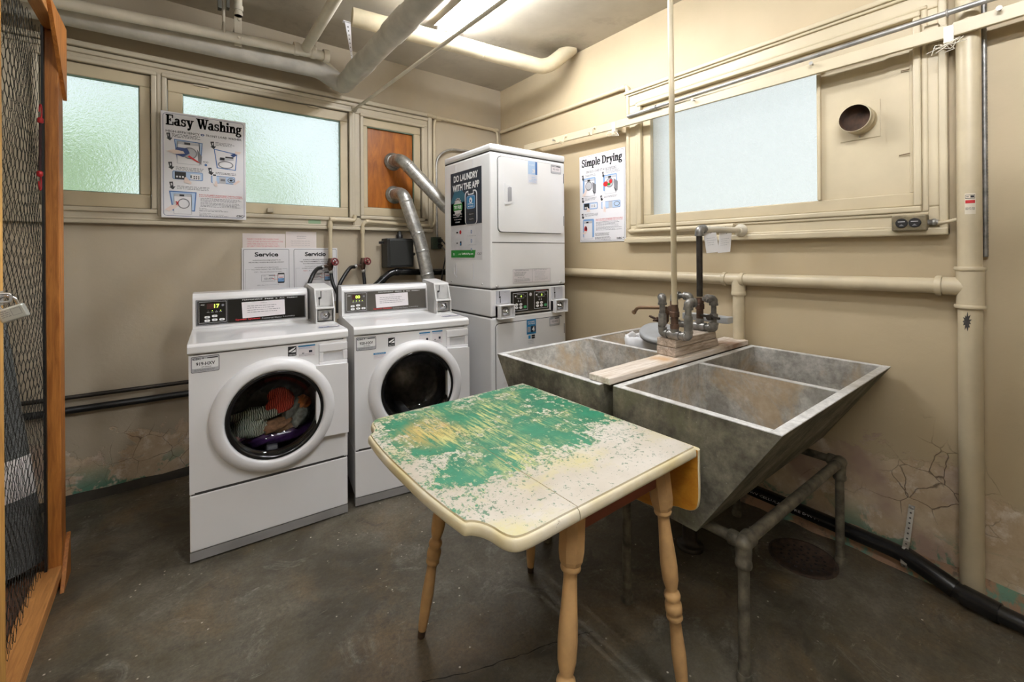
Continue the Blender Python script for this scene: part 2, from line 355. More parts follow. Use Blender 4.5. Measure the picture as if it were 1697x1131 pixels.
# ------------------------------------------------------------------ mesh builder
ORG = {}
def vec(p): return Vector(p)
class MB:
    def __init__(s): s.v = []; s.f = []; s.m = []; s.s = []
    def add(s, vs, fs, mi=0, smooth=False):
        k = len(s.v); s.v += [tuple(p) for p in vs]
        for f in fs: s.f.append([k+i for i in f]); s.m.append(mi); s.s.append(smooth)
        return s
    def box(s, x0, x1, y0, y1, z0, z1, mi=0):
        if x0 > x1: x0, x1 = x1, x0
        if y0 > y1: y0, y1 = y1, y0
        if z0 > z1: z0, z1 = z1, z0
        return s.add([(x0, y0, z0), (x1, y0, z0), (x1, y1, z0), (x0, y1, z0), (x0, y0, z1), (x1, y0, z1), (x1, y1, z1), (x0, y1, z1)],
                     [(0, 3, 2, 1), (4, 5, 6, 7), (0, 1, 5, 4), (1, 2, 6, 5), (2, 3, 7, 6), (3, 0, 4, 7)], mi)
    def hexa(s, p, mi=0):
        """eight corners: bottom ring of four then top ring of four"""
        return s.add(p, [(0, 3, 2, 1), (4, 5, 6, 7), (0, 1, 5, 4), (1, 2, 6, 5), (2, 3, 7, 6), (3, 0, 4, 7)], mi)
    def bar(s, a, b, w, h, up=(0, 0, 1), mi=0):
        a, b = vec(a), vec(b); d = (b-a).normalized(); side = d.cross(vec(up)).normalized(); u = side.cross(d).normalized()
        q = [a-side*w/2-u*h/2, a+side*w/2-u*h/2, b+side*w/2-u*h/2, b-side*w/2-u*h/2, a-side*w/2+u*h/2, a+side*w/2+u*h/2, b+side*w/2+u*h/2, b-side*w/2+u*h/2]
        return s.hexa(q, mi)
    @staticmethod
    def frame(d):
        d = vec(d).normalized(); a = Vector((0, 0, 1)) if abs(d.z) < .9 else Vector((1, 0, 0))
        u = d.cross(a).normalized(); return d, u, d.cross(u).normalized()
    def lathe(s, prof, base, axis=(0, 0, 1), seg=24, mi=0, smooth=True, caps=True, rot=0.0):
        """profile [(radius, height)] turned about the axis"""
        d, u, w = s.frame(axis); base = vec(base); rows = []
        vs = []
        for r, h in prof:
            for i in range(seg):
                a = 2*math.pi*i/seg+rot
                vs.append(base+d*h+(u*math.cos(a)+w*math.sin(a))*r)
        fs = []
        for j in range(len(prof)-1):
            for i in range(seg):
                a, b = j*seg+i, j*seg+(i+1) % seg
                fs.append((a, b, b+seg, a+seg))
        s.add(vs, fs, mi, smooth)
        if caps:
            n = len(prof)
            s.add(vs[:seg], [tuple(range(seg-1, -1, -1))], mi); s.add(vs[(n-1)*seg:], [tuple(range(seg))], mi)
        return s
    def cyl(s, a, b, r, r2=None, seg=16, mi=0, caps=True):
        a, b = vec(a), vec(b)
        return s.lathe([(r, 0), (r if r2 is None else r2, (b-a).length)], a, b-a, seg, mi, True, caps)
    def tube(s, pts, r, seg=12, mi=0, bend=None, n=6, caps=True):
        """pipe along a path; corners are rounded with radius bend"""
        P = [vec(p) for p in pts]; path = []
        if bend and len(P) > 2:
            path.append(P[0])
            for i in range(1, len(P)-1):
                a, b = P[i-1]-P[i], P[i+1]-P[i]; k = min(bend, a.length*.49, b.length*.49)
                A, B = P[i]+a.normalized()*k, P[i]+b.normalized()*k
                for j in range(n+1):
                    q = j/n; path.append(A*(1-q)**2+P[i]*2*q*(1-q)+B*q*q)
            path.append(P[-1])
        else: path = P
        rr = r if isinstance(r, (list, tuple)) else [r]*len(path)
        t0 = (path[1]-path[0]).normalized(); _, u, _ = s.frame(t0); vs = []
        for i, p in enumerate(path):
            t = ((path[min(i+1, len(path)-1)]-path[i]).normalized()+(path[i]-path[max(i-1, 0)]).normalized())
            t = t.normalized() if t.length > 1e-9 else t0
            u = (u-t*u.dot(t)).normalized(); w_ = t.cross(u)
            for j in range(seg):
                a = 2*math.pi*j/seg; vs.append(p+(u*math.cos(a)+w_*math.sin(a))*rr[i])
        fs = []
        for i in range(len(path)-1):
            for j in range(seg):
                a, b = i*seg+j, i*seg+(j+1) % seg; fs.append((a, b, b+seg, a+seg))
        s.add(vs, fs, mi, True)
        if caps:
            s.add(vs[:seg], [tuple(range(seg-1, -1, -1))], mi); s.add(vs[-seg:], [tuple(range(seg))], mi)
        return s
    def prism(s, poly, o, u, v, w, mi=0, smooth=False):
        """polygon in the plane (o,u,v) pushed along w"""
        o, u, v, w = vec(o), vec(u), vec(v), vec(w); n = len(poly)
        a = [o+u*p[0]+v*p[1] for p in poly]; b = [p+w for p in a]
        s.add(a+b, [(i, (i+1) % n, n+(i+1) % n, n+i) for i in range(n)], mi, smooth)
        s.add(a, [tuple(range(n-1, -1, -1))], mi); s.add(b, [tuple(range(n))], mi); return s
    def sphere(s, c, r, sc=(1, 1, 1), seg=16, rings=10, mi=0):
        vs = []; fs = []
        for i in range(rings+1):
            th = math.pi*i/rings
            for j in range(seg):
                ph = 2*math.pi*j/seg
                vs.append((c[0]+r*sc[0]*math.sin(th)*math.cos(ph), c[1]+r*sc[1]*math.sin(th)*math.sin(ph), c[2]+r*sc[2]*math.cos(th)))
        for i in range(rings):
            for j in range(seg):
                a, b = i*seg+j, i*seg+(j+1) % seg; fs.append((a, a+seg, b+seg, b))
        return s.add(vs, fs, mi, True)
    def torus(s, c, axis, R, r, seg=28, sec=8, mi=0, a0=0, a1=2*math.pi):
        d, u, w_ = s.frame(axis); c = vec(c); full = abs(a1-a0) > 6.28; vs = []; fs = []; n = seg if full else seg+1
        for i in range(n):
            a = a0+(a1-a0)*i/seg; e = u*math.cos(a)+w_*math.sin(a)
            for j in range(sec):
                b = 2*math.pi*j/sec; vs.append(c+e*(R+r*math.cos(b))+d*r*math.sin(b))
        for i in range(seg):
            for j in range(sec):
                A, B = i*sec+j, i*sec+(j+1) % sec; k = ((i+1) % n)*sec
                fs.append((A, k+j, k+(j+1) % sec, B))
        return s.add(vs, fs, mi, True)
    def build(s, name, mats, parent=None, org=None, bevel=0.0, seg=2, kind=None, label=None):
        if not isinstance(mats, (list, tuple)): mats = [mats]
        if org is None: org = ORG.get(parent.name, (0, 0, 0)) if parent else (0, 0, 0)
        me = bpy.data.meshes.new(name)
        me.from_pydata([(p[0]-org[0], p[1]-org[1], p[2]-org[2]) for p in s.v], [], s.f)
        for mt in mats: me.materials.append(mt)
        me.polygons.foreach_set('material_index', s.m); me.polygons.foreach_set('use_smooth', s.s); me.update()
        o = bpy.data.objects.new(name, me); COL.objects.link(o)
        if parent: o.parent = parent
        else: o.location = org
        ORG[o.name] = tuple(org)
        if bevel:
            b = o.modifiers.new('bevel', 'BEVEL'); b.width = bevel; b.segments = seg; b.limit_method = 'ANGLE'; b.angle_limit = math.radians(40)
        if kind: o['kind'] = kind
        if label: o['label'] = label
        return o

class Pieces:
    """several equal small parts of one thing: each() starts the next one, build() links each as its own mesh"""
    def __init__(s): s.bs = []
    def each(s): s.bs.append(MB()); return s.bs[-1]
    def build(s, name, mats, parent, **k): return [b.build(name, mats, parent, **k) for b in s.bs if b.f]

def tag(o, label=None, cat=None, group=None, kind=None):
    if label: o['label'] = label
    if cat: o['category'] = cat
    if group: o['group'] = group
    if kind: o['kind'] = kind
    return o
def thing(name, loc, label, cat, group=None, rz=0.0, local=False):
    """an Empty at the thing's base; parts are given in world coordinates unless local"""
    o = bpy.data.objects.new(name, None); COL.objects.link(o); o.location = loc; o.rotation_euler = (0, 0, rz); o.empty_display_size = .1
    ORG[o.name] = (0, 0, 0) if local else tuple(loc)
    return tag(o, label, cat, group)

_TX = {}
def text_mesh(s, bold=0.0, shear=0.0):
    k = (s, bold, shear)
    if k not in _TX:
        cu = bpy.data.curves.new('lettering', 'FONT'); cu.body = s; cu.size = 1; cu.offset = bold; cu.shear = shear; cu.resolution_u = 3 if len(s) < 16 else 1; cu.fill_mode = 'FRONT'
        ob = bpy.data.objects.new('lettering', cu); me = ob.to_mesh()
        vs = [tuple(v.co) for v in me.vertices]; fs = [tuple(p.vertices) for p in me.polygons]
        ob.to_mesh_clear(); bpy.data.objects.remove(ob); bpy.data.curves.remove(cu)
        xs = [v[0] for v in vs] or [0, 1]; ys = [v[1] for v in vs] or [0, 1]
        _TX[k] = (vs, fs, min(xs), max(xs), min(ys), max(ys))
    return _TX[k]

class Print:
    """printed matter on a flat face: frame o (lower left), u to the right, v up, n outwards; sizes in metres"""
    def __init__(s, o, u, v, eps=.0007):
        s.o, s.u, s.v = vec(o), vec(u).normalized(), vec(v).normalized(); s.n = s.u.cross(s.v).normalized(); s.eps = eps; s.b = MB(); s.keys = []
    def mi(s, k):
        if k not in s.keys: s.keys.append(k)
        return s.keys.index(k)
    def P(s, a, b, L): return s.o+s.u*a+s.v*b+s.n*(s.eps*L)
    def poly(s, pts, k, L=1): s.b.add([s.P(a, b, L) for a, b in pts], [tuple(range(len(pts)))], s.mi(k)); return s
    def rect(s, a0, b0, a1, b1, k, L=1): return s.poly([(a0, b0), (a1, b0), (a1, b1), (a0, b1)], k, L)
    def rrect(s, a0, b0, a1, b1, r, k, L=1):
        pts = []
        for cx, cy, q in ((a1-r, b0+r, -90), (a1-r, b1-r, 0), (a0+r, b1-r, 90), (a0+r, b0+r, 180)):
            for i in range(5): t = math.radians(q+i*22.5); pts.append((cx+r*math.cos(t), cy+r*math.sin(t)))
        return s.poly(pts, k, L)
    def frame(s, a0, b0, a1, b1, t, k, L=1):
        s.rect(a0, b0, a1, b0+t, k, L); s.rect(a0, b1-t, a1, b1, k, L); s.rect(a0, b0+t, a0+t, b1-t, k, L); return s.rect(a1-t, b0+t, a1, b1-t, k, L)
    def disc(s, a, b, ra, rb, k, L=1, n=20): return s.poly([(a+ra*math.cos(2*math.pi*i/n), b+rb*math.sin(2*math.pi*i/n)) for i in range(n)], k, L)
    def ring(s, a, b, ra, rb, t, k, L=1, n=24):
        vs = []; 
        for i in range(n):
            c, d = math.cos(2*math.pi*i/n), math.sin(2*math.pi*i/n); vs += [s.P(a+ra*c, b+rb*d, L), s.P(a+(ra-t)*c, b+(rb-t)*d, L)]
        s.b.add(vs, [(2*i, 2*((i+1) % n), 2*((i+1) % n)+1, 2*i+1) for i in range(n)], s.mi(k)); return s
    def text(s, a, b, w_, h, txt, k, L=2, bold=0.0, shear=0.0):
        """lettering fitted into the box w x h whose lower left is (a,b); w None keeps the natural width"""
        vs, fs, x0, x1, y0, y1 = text_mesh(txt, bold, shear); sy = h/max(1e-6, y1-y0); sx = sy if w_ is None else w_/max(1e-6, x1-x0)
        s.b.add([s.P(a+(p[0]-x0)*sx, b+(p[1]-y0)*sy, L) for p in vs], fs, s.mi(k)); return s
    def ctext(s, a, b, w_, h, txt, k, L=2, bold=0.0): return s.text(a-w_/2, b, w_, h, txt, k, L, bold)
    def lines(s, a0, b1, w_, n, h, gap, k, L=2, seed=1, rag=.3):
        """rows of print too small to read: broken dashes, one dash per word"""
        R = random.Random(seed)
        for i in range(n):
            y = b1-i*(h+gap)-h; x = a0; end = a0+w_*(1-rag*R.random())
            while x < end:
                q = min(end, x+h*R.uniform(1.2, 4.2)); s.rect(x, y+h*.15, q, y+h*.85, k, L); x = q+h*.7
        return s
    def build(s, name, parent, label=None):
        return s.b.build(name, [ink(k) if isinstance(k, str) and k in INKC else _MC[k] for k in s.keys], parent, label=label)

M_RUST_EARLY = M('old_nail', (120, 96, 70), .5, .5)

# ================================================================== THE SETTING
def struct(b, name, mats, parent=None, bevel=0.0, seg=2): return b.build(name, mats, parent, bevel=bevel, seg=seg, kind=None if parent else 'structure')
b = MB().box(XL-.2, XR+.2, YF-.2, YB+.2, -.1, 0); fl = struct(b, 'floor', M_FLOOR)
# the crack that runs across the slab beside the table
pts = [on_z(x, y, 0) for x, y in ((700, 1131), (790, 1112), (852, 1090), (905, 1072), (935, 1060), (968, 1052), (985, 1048))]
b = MB(); R = random.Random(3); prev = None; fine = []
for i in range(len(pts)-1):
    for j in range(5): fine.append(pts[i].lerp(pts[i+1], j/5)+Vector((R.uniform(-.004, .004), R.uniform(-.004, .004), 0)))
vs = []; 
for i, p in enumerate(fine):
    d = (fine[min(i+1, len(fine)-1)]-fine[max(0, i-1)]).normalized(); n_ = Vector((-d.y, d.x, 0))*R.uniform(.0007, .0022); vs += [(p.x+n_.x, p.y+n_.y, .0008), (p.x-n_.x, p.y-n_.y, .0008)]
b.add(vs, [(2*i, 2*i+2, 2*i+3, 2*i+1) for i in range(len(fine)-1)])
b.build('crack', M('crack_dark', (34, 30, 26), .9), fl)
struct(MB().box(XL-.2, XR+.2, YF-.2, YB+.2, ZC, ZC+.1), 'ceiling', M_CEIL)
b = MB()
b.box(XL, XR+.2, YB, YB+.2, 0, 1.60).box(XL, XR+.2, YB, YB+.2, 2.385, ZC)
for x0, x1 in ((XL, -.555), (-.104, -.03), (1.03, 1.137), (1.617, XR+.2)): b.box(x0, x1, YB, YB+.2, 1.60, 2.385)
struct(b, 'wall_back', MW_BACK)
b = MB()
b.box(XR, XR+.2, YF, YB, 0, 1.52).box(XR, XR+.2, YF, YB, 2.29, ZC).box(XR, XR+.2, YF, .41, 1.52, 2.29).box(XR, XR+.2, 1.74, YB, 1.52, 2.29)
struct(b, 'wall_right', MW_RIGHT)
struct(MB().box(XL-.2, XL, YF-.2, YB+.2, 0, ZC), 'wall_left', M('far_wall_paint', (186, 174, 150), .6))
struct(MB().box(XL-.2, XR+.2, YF-.2, YF, 0, ZC), 'wall_front', M('near_wall_paint', (190, 178, 154), .6))
# sloping mortar curb where the right wall meets the floor, with scraps of old teal paint
def curb_mat():
    t = NT('curb_mortar'); n = t.noise(7, 7, .7, dist=.4)
    c = t.mix(t.ramp(n, .50, .56), lin((158, 126, 100)), lin((104, 140, 120)))
    c = t.mix(t.ramp(t.noise(16, 6, .7), .54, .64), c, lin((110, 96, 78))); t.set(col=c, rough=.75); t.bump(t.noise(30, 6), .4, .006); return t.mat
M_CURB = curb_mat()
R = random.Random(5); b = MB(); vs = []; N = 46
for i in range(N+1):
    y = -.9+(2.75+.9)*i/N; k = R.uniform(-.008, .010)
    vs += [(XR, y, .068+k), (2.405+k, y, .048), (2.375+k*1.4, y, -.005), (XR, y, -.005)]
b.add(vs, [(4*i+j, 4*i+4+j, 4*i+4+(j+1) % 4, 4*i+(j+1) % 4) for i in range(N) for j in range(3)])
struct(b, 'baseboard_right', M_CURB)
R = random.Random(6); b = MB(); vs = []
for i in range(N+1):
    x = XL+(XR-XL-.1)*i/N; k = R.uniform(-.006, .008)
    vs += [(x, YB, .035+k), (x, YB-.03-k, .012), (x, YB-.045-k, -.005)]
b.add(vs, [(3*i+j, 3*i+j+1, 3*i+4+j, 3*i+3+j) for i in range(N) for j in range(2)])
struct(b, 'baseboard_back', M('curb_dark', (60, 54, 44), .85, var=.4, vs=12, bump=.3))

# ---- back wall: one long casing with three openings
Yf = YB-.020
b = MB()
OP = [(-.555, -.104, 1.60, 2.385), (-.03, 1.03, 1.60, 2.385), (1.137, 1.617, 1.62, 2.37)]
b.box(-.95, 1.70, Yf, YB, 1.535, 1.60).box(-.95, 1.70, Yf, YB, 2.385, 2.44)
for x0, x1 in ((-.95, -.555), (-.104, -.03), (1.03, 1.137), (1.617, 1.70)): b.box(x0, x1, Yf, YB, 1.60, 2.385)
b.box(1.03, 1.70, Yf, YB, 1.60, 1.62)
b.box(-.95, 1.70, YB-.034, YB, 2.432, 2.458).box(-.95, 1.71, YB-.048, YB, 2.462, 2.492)          # backband, two steps
b.box(-.95, 1.712, YB-.040, YB, 1.508, 1.532).box(-.95, 1.70, YB-.028, YB, 1.532, 1.545)            # sill nose
b.box(1.672, 1.708, YB-.040, YB, 1.545, 2.462)
b.box(1.05, 1.075, YB-.032, YB, 1.545, 2.432).box(-.078, -.056, YB-.028, YB, 1.56, 2.40)
for x0, x1, z0, z1 in OP:                                                                            # stop mouldings round each opening
    for (a, c, d, e) in ((x0-.026, x1+.026, z0-.026, z0), (x0-.026, x1+.026, z1, z1+.026), (x0-.026, x0, z0, z1), (x1, x1+.026, z0, z1)):
        b.box(a, c, YB-.034, YB, d, e)
struct(b, 'trim_1', M_TRIMD, bevel=.006, seg=2)
def sash(name, x0, x1, z0, z1, gx0, gx1, gz0, gz1, pane_mat, panename):
    b = MB(); y0, y1 = YB-.008, YB+.04
    b.box(x0, x1, y0, y1, z0, gz0).box(x0, x1, y0, y1, gz1, z1).box(x0, gx0, y0, y1, gz0, gz1).box(gx1, x1, y0, y1, gz0, gz1)
    o = struct(b, name, M_SASH, bevel=.005)
    p = MB().box(gx0-.005, gx1+.005, YB+.018, YB+.026, gz0-.005, gz1+.005).build(panename, pane_mat, o)
    # thin line of green glazing paint round the rebate
    g = MB(); t = .006
    g.box(gx0, gx1, y0+.006, YB+.017, gz0, gz0+t*.5).box(gx0, gx1, y0+.006, YB+.017, gz1-t, gz1).box(gx1-t*.7, gx1, y0+.006, YB+.017, gz0, gz1).box(gx0, gx0+t*.5, y0+.006, YB+.017, gz0, gz1)
    g.build('glazing_bead', M('glazing_green', (112, 136, 118), .6), o); return o
sash('window_1', -.553, -.106, 1.602, 2.383, -.505, -.156, 1.684, 2.314, M_PANE, 'pane')
w2 = sash('window_2', -.028, 1.028, 1.602, 2.383, .045, .972, 1.672, 2.312, M_PANE, 'pane')
b = Pieces()
for x in (.10, .75): b.each().box(x, x+.075, YB-.02, YB-.006, 2.372, 2.380)
b.build('sash_hinge', M_TRIMD, w2)
w3 = sash('window_3', 1.139, 1.615, 1.622, 2.368, 1.173, 1.557, 1.685, 2.308, M_PLY, 'plywood_panel')

# ---- right wall window: frosted pane and a boarded panel with the vent
b = MB(); X0 = XR-.022
b.box(X0, XR, .33, 1.86, 1.42, 1.505).box(X0, XR, .33, 1.86, 2.305, 2.385).box(X0, XR, .33, .405, 1.505, 2.305).box(X0, XR, 1.745, 1.86, 1.505, 2.305)
b.box(XR-.045, XR, .307, 1.865, 2.385, 2.408).box(XR-.034, XR, .307, 1.865, 2.372, 2.387)
b.box(XR-.045, XR, .307, .332, 1.39, 2.395)
b.box(XR-.050, XR, .307, 1.865, 1.388, 1.418).box(XR-.034, XR, .33, 1.865, 1.415, 1.428)
for a, c, d, e in ((.385, 1.765, 1.485, 1.51), (.385, 1.765, 2.285, 2.31), (.385, .41, 1.51, 2.285), (1.74, 1.765, 1.51, 2.285)): b.box(XR-.036, XR, a, c, d, e)
for a, c, d, e in ((.365, 1.785, 1.470, 1.485), (.365, 1.785, 2.31, 2.325), (.365, .385, 1.485, 2.31), (1.765, 1.785, 1.485, 2.31)): b.box(XR-.029, XR, a, c, d, e)
struct(b, 'trim_2', M_TRIM, bevel=.006)
b = MB(); x0, x1 = XR-.008, XR+.05
b.box(x0, x1, .41, 1.74, 1.512, 1.568).box(x0, x1, .41, 1.74, 2.20, 2.288).box(x0, x1, 1.682, 1.74, 1.568, 2.20).box(x0, x1, .41, .425, 1.568, 2.20)
b.box(XR-.016, x1, .742, .757, 1.568, 2.20)
w4 = struct(b, 'window_4', M_SASH, bevel=.004)
MB().box(XR+.022, XR+.030, .752, 1.690, 1.56, 2.21).build('pane', M_PANER, w4)
b = MB().box(XR+.004, XR+.02, .42, .745, 1.565, 2.205)
b.box(XR-.002, XR+.006, .425, .500, 1.568, 2.20)
b.build('boarded_panel', M_SASH, w4)

p = Pieces()
for px, py, qx, qy in ((1490, 258, 1508, 254), (1493, 118, 1507, 115)): p.each().cyl(on_x(px, py, XR-.010), on_x(qx, qy, XR-.012), .0022, seg=8)
p.build('bent_nail', M_RUST_EARLY, w4)
q = on_y(447, 341, YB-.010); MB().box(q.x-.018, q.x+.018, YB-.030, YB-.006, 1.612, 1.640).build('sash_latch', M_TRIMD, w2, bevel=.004)

# ---- outdoors, seen only blurred through the pebbled panes
def foliage_mat():
    t = NT('foliage'); c = t.mix(t.ramp(t.noise(5, 5, .7), .35, .7), lin((96, 142, 78)), lin((170, 204, 130))); t.set(col=c, rough=.8); return t.mat
M_FOL = foliage_mat()
R = random.Random(11)
def bush(x, y, z, r, h, lab):
    b = MB(); vs = []
    for q in range(46):
        a = R.uniform(0, 6.28); e = R.uniform(-.6, 1)
        c = (x+math.cos(a)*r*.72*R.uniform(.3, 1), y+math.sin(a)*r*.6*R.uniform(.3, 1), z+h*.5+e*h*.42)
        b.sphere(c, r*R.uniform(.22, .4), (1, 1, .85), 8, 6)
    b.tube([(x, y, 0), (x+.03, y, z+h*.4)], .05, 8)
    t = thing('garden_bush', (x, y, 0), lab, 'bush', 'bushes outside the back windows')
    f = b.build('foliage', M_FOL, t)
for a in ((-.74, 5.1, 1.15, .42, 1.25, 'green bush blurred behind the lower left of the left pebbled window pane'), (.38, 5.3, 1.75, .27, 1.05, 'green bush blurred behind the middle pebbled window beside the washing sign'),
          (.95, 5.9, 1.45, .30, .95, 'green bush blurred low behind the right half of the middle pebbled window'), (-.40, 6.0, 2.35, .20, .6, 'small green treetop blurred behind the right side of the left pebbled pane')): bush(*a)
tag(MB().box(-6, 8, YB+.25, 14, -.1, 0).build('garden_ground', M('garden_ground_green', (118, 140, 88), .9)), kind='structure')

# ================================================================== CEILING: light fittings, ducts and pipes
def batten(loc, L, label, rz=0.0):
    t = thing('fluorescent_fixture', loc, label, 'light fitting', 'ceiling fluorescent fittings', 0, True)
    b = MB().box(-.045, .045, -L/2, L/2, -.045, 0); b.build('housing', M_WHITE2, t, bevel=.004)
    b = MB().hexa([(-.085, -L/2, -.030), (.085, -L/2, -.030), (.085, L/2, -.030), (-.085, L/2, -.030), (-.04, -L/2, -.012), (.04, -L/2, -.012), (.04, L/2, -.012), (-.04, L/2, -.012)])
    b.build('reflector', M_WHITE2, t)
    for s in (-1, 1):
        MB().cyl((s*.047, -L/2+.02, -.055), (s*.047, L/2-.02, -.055), .0155, seg=14).build('tube_lamp', emis(('tube_glow', 'fill_glow_right', 'fill_glow_left')[int(rz)], (246, 248, 252), TUBE_POWER*(1.25, 1.35, .75)[int(rz)]), t)
    b = Pieces()
    for e in (-1, 1):
        for s in (-1, 1): b.each().box(s*.047-.02, s*.047+.02, e*(L/2-.008)-.012, e*(L/2-.008)+.012, -.078, -.02)
    b.build('lamp_holder', M_WHITE2, t, bevel=.003); return t
batten((1.44, 1.96, ZC), 1.22, 'white twin-tube fluorescent fitting on the ceiling above the cream duct')
batten((-.55, -.3, ZC), 1.22, 'added fill light out of view, shaped as a twin-tube fitting above and left of the viewer', 2)  # unseen lamp added as soft fill from the left
batten((.80, -.05, ZC), 1.22, 'added fill light out of view, shaped as a twin-tube fitting above and right of the viewer', 1)  # unseen lamp added to brighten machine fronts, floor and lower right wall

b = MB(); P = [(-1.3, 3.17, 2.565), (.79, 3.17, 2.60), (.955, 3.19, 2.53), (.955, -2.4, 2.60)]
b.tube(P, .062, 18, bend=.05, n=4)
R = random.Random(2)
t = thing('insulated_pipe', (.955, 2.0, 2.6), 'thick grey wrapped pipe running from the back wall toward the viewer under the ceiling', 'pipe')
b.build('pipe_run', M_DUCTG, t)
b = Pieces()
for y in (2.72, 2.1, 1.5): b.each().lathe([(.0635, -.03), (.067, -.015), (.067, .2), (.0635, .22)], (.955, y, 2.53+.07*(3.19-y)/5.59), (0, 1, 0), 18, caps=False)
b.build('wrap_sleeve', M_DUCTG, t)
b = MB().tube([(.62, 3.18, 2.66), (.80, 3.17, 2.655)], .040, 14); b.tube([(.80, 3.17, 2.655), (.905, 3.18, 2.585)], .036, 12)
b.build('cleanout_plug', M_PIPEW, t)
t = thing('cream_pipe', (.4, 3.05, 2.66), 'cream horizontal pipe with tee and end cap above the back windows', 'pipe')
P0, P1 = on_y(98, 4, 3.05), on_y(540, 93, 3.05)
P0 = P1+(P0-P1)*1.7
b = MB().tube([P0, P1], .030, 14); b.build('pipe_run', M_PIPEW, t)
def collar(b, p, d, r, l): b.lathe([(r*.96, -l/2), (r, -l/2+.004), (r, l/2-.004), (r*.96, l/2)], p, d, 18)
b = MB(); d = (P1-P0).normalized(); T = on_y(505, 84, 3.05)
collar(b, T-d*.05, d, .041, .03); collar(b, T+d*.05, d, .041, .03); b.cyl(T-d*.05, T+d*.05, .036)
b.build('tee_fitting', M_PIPEW, t, label='rust-stained tee fitting')
b = MB(); collar(b, P1, d, .041, .035); b.build('end_cap', M_PIPEW, t)
t2 = thing('branch_pipe', tuple(T), 'pale pipe branching from the tee toward the viewer beside the thick grey pipe', 'pipe')
Q = on_z(555, 0, 2.72); dirq = (Q-T).normalized()
MB().tube([T+dirq*.03, T+dirq*2.4], .030, 14).build('pipe_run', M_PIPEW, t2)
t = thing('pipe_hanger', tuple(on_y(396, 0, 3.05)), 'painted clamp hanger holding the cream pipe to the ceiling', 'hanger')
hx = on_y(396, 40, 3.03).x
b = MB().cyl((hx, 3.05, ZC), (hx, 3.05, 2.755), .020, seg=14); collar(b, (hx, 3.05, 2.80), (0, 0, 1), .025, .03); collar(b, (hx, 3.05, 2.765), (0, 0, 1), .023, .02); b.build('hanger_rod', M_PIPEW, t)
b = MB().box(hx-.020, hx+.020, 3.078, 3.084, 2.585, 2.765); b.box(hx-.020, hx+.020, 3.084, 3.16, 2.695, 2.702); b.build('strap', M_PIPEW, t, bevel=.002)
b = Pieces()
for z in (2.715, 2.61): b.each().lathe([(.010, 0), (.010, .004), (.006, .008)], (hx, 3.010, z), (0, -1, 0), 12)
b.build('bolt', M_PIPEW, t)
t = thing('pipe_hanger', tuple(on_y(370, 0, 3.05)), 'thin rod hanger on the cream pipe left of the painted clamp hanger', 'hanger')
hx = on_y(371, 40, 3.03).x
b = MB().cyl((hx, 3.04, ZC), (hx, 3.04, 2.68), .008, seg=10); b.torus((hx, 3.05, 2.652), (1, 0, 0), .036, .007, 24, 8); b.build('rod_and_loop', M_PIPEW, t)
b = MB().box(hx-.03, hx-.012, 2.99, 3.03, 2.745, ZC).box(hx+.012, hx+.026, 2.99, 3.03, 2.76, ZC); b.build('channel', M('dark_channel', (104, 104, 96), .5), t)
t = thing('strap_hanger', tuple(on_z(570, 38, ZC)), 'white perforated strap hanging from the ceiling to the thick grey pipe', 'hanger')
A = on_z(570, 37, ZC); A.y = 2.93; A.x = .905
b = MB(); b.hexa([(.935, 2.928, 2.61), (.943, 2.928, 2.61), (.943, 2.931, 2.61), (.935, 2.931, 2.61), (.893, 2.928, ZC), (.930, 2.928, ZC), (.930, 2.931, ZC), (.893, 2.931, ZC)])
b.box(.88, .945, 2.915, 2.945, ZC-.004, ZC); b.build('strap', M_WHITE2, t)
b = Pieces()
for i in range(8): b.each().cyl((.913+i*.003, 2.9275, ZC-.03-i*.026), (.913+i*.003, 2.927, ZC-.03-i*.026), .0045-i*.0003, seg=10)
b.build('punched_holes', M_SEAM, t)
t = thing('cream_duct', (1.7, 2.46, 2.72), 'wide cream wrapped pipe turning up into the ceiling near the corner', 'pipe')
A, B2 = on_z(660, 48, 2.735), on_z(905, 113, 2.70)
A = A+(A-B2)*.25
E_ = Vector((2.385, 2.325, ZC+.02))
MB().tube([A, B2, E_], .054, 20, bend=.09, n=8).build('pipe_run', M_DUCTY, t)
b = Pieces(); d = (B2-A).normalized()
for k in (.45, .62): collar(b.each(), A.lerp(B2, k), d, .0555, .012)
b.build('wrap_band', M_DUCTY, t)
t = thing('clothes_rod', (1.07, 3.3, 2.41), 'thin pale clothes rod from the back window casing toward the viewer', 'rod')
A = Vector(on_y(588, 181, 3.285)); B2 = on_z(835, 0, 2.44); B2 = A+(B2-A)*1.9
MB().tube([A, B2], .0105, 12).build('rod', M_PIPEW, t)
MB().lathe([(.02, 0), (.02, .008), (.013, .012), (.013, .04)], A+Vector((0, .005, 0)), B2-A, 14).build('socket', M_PIPEW, t)

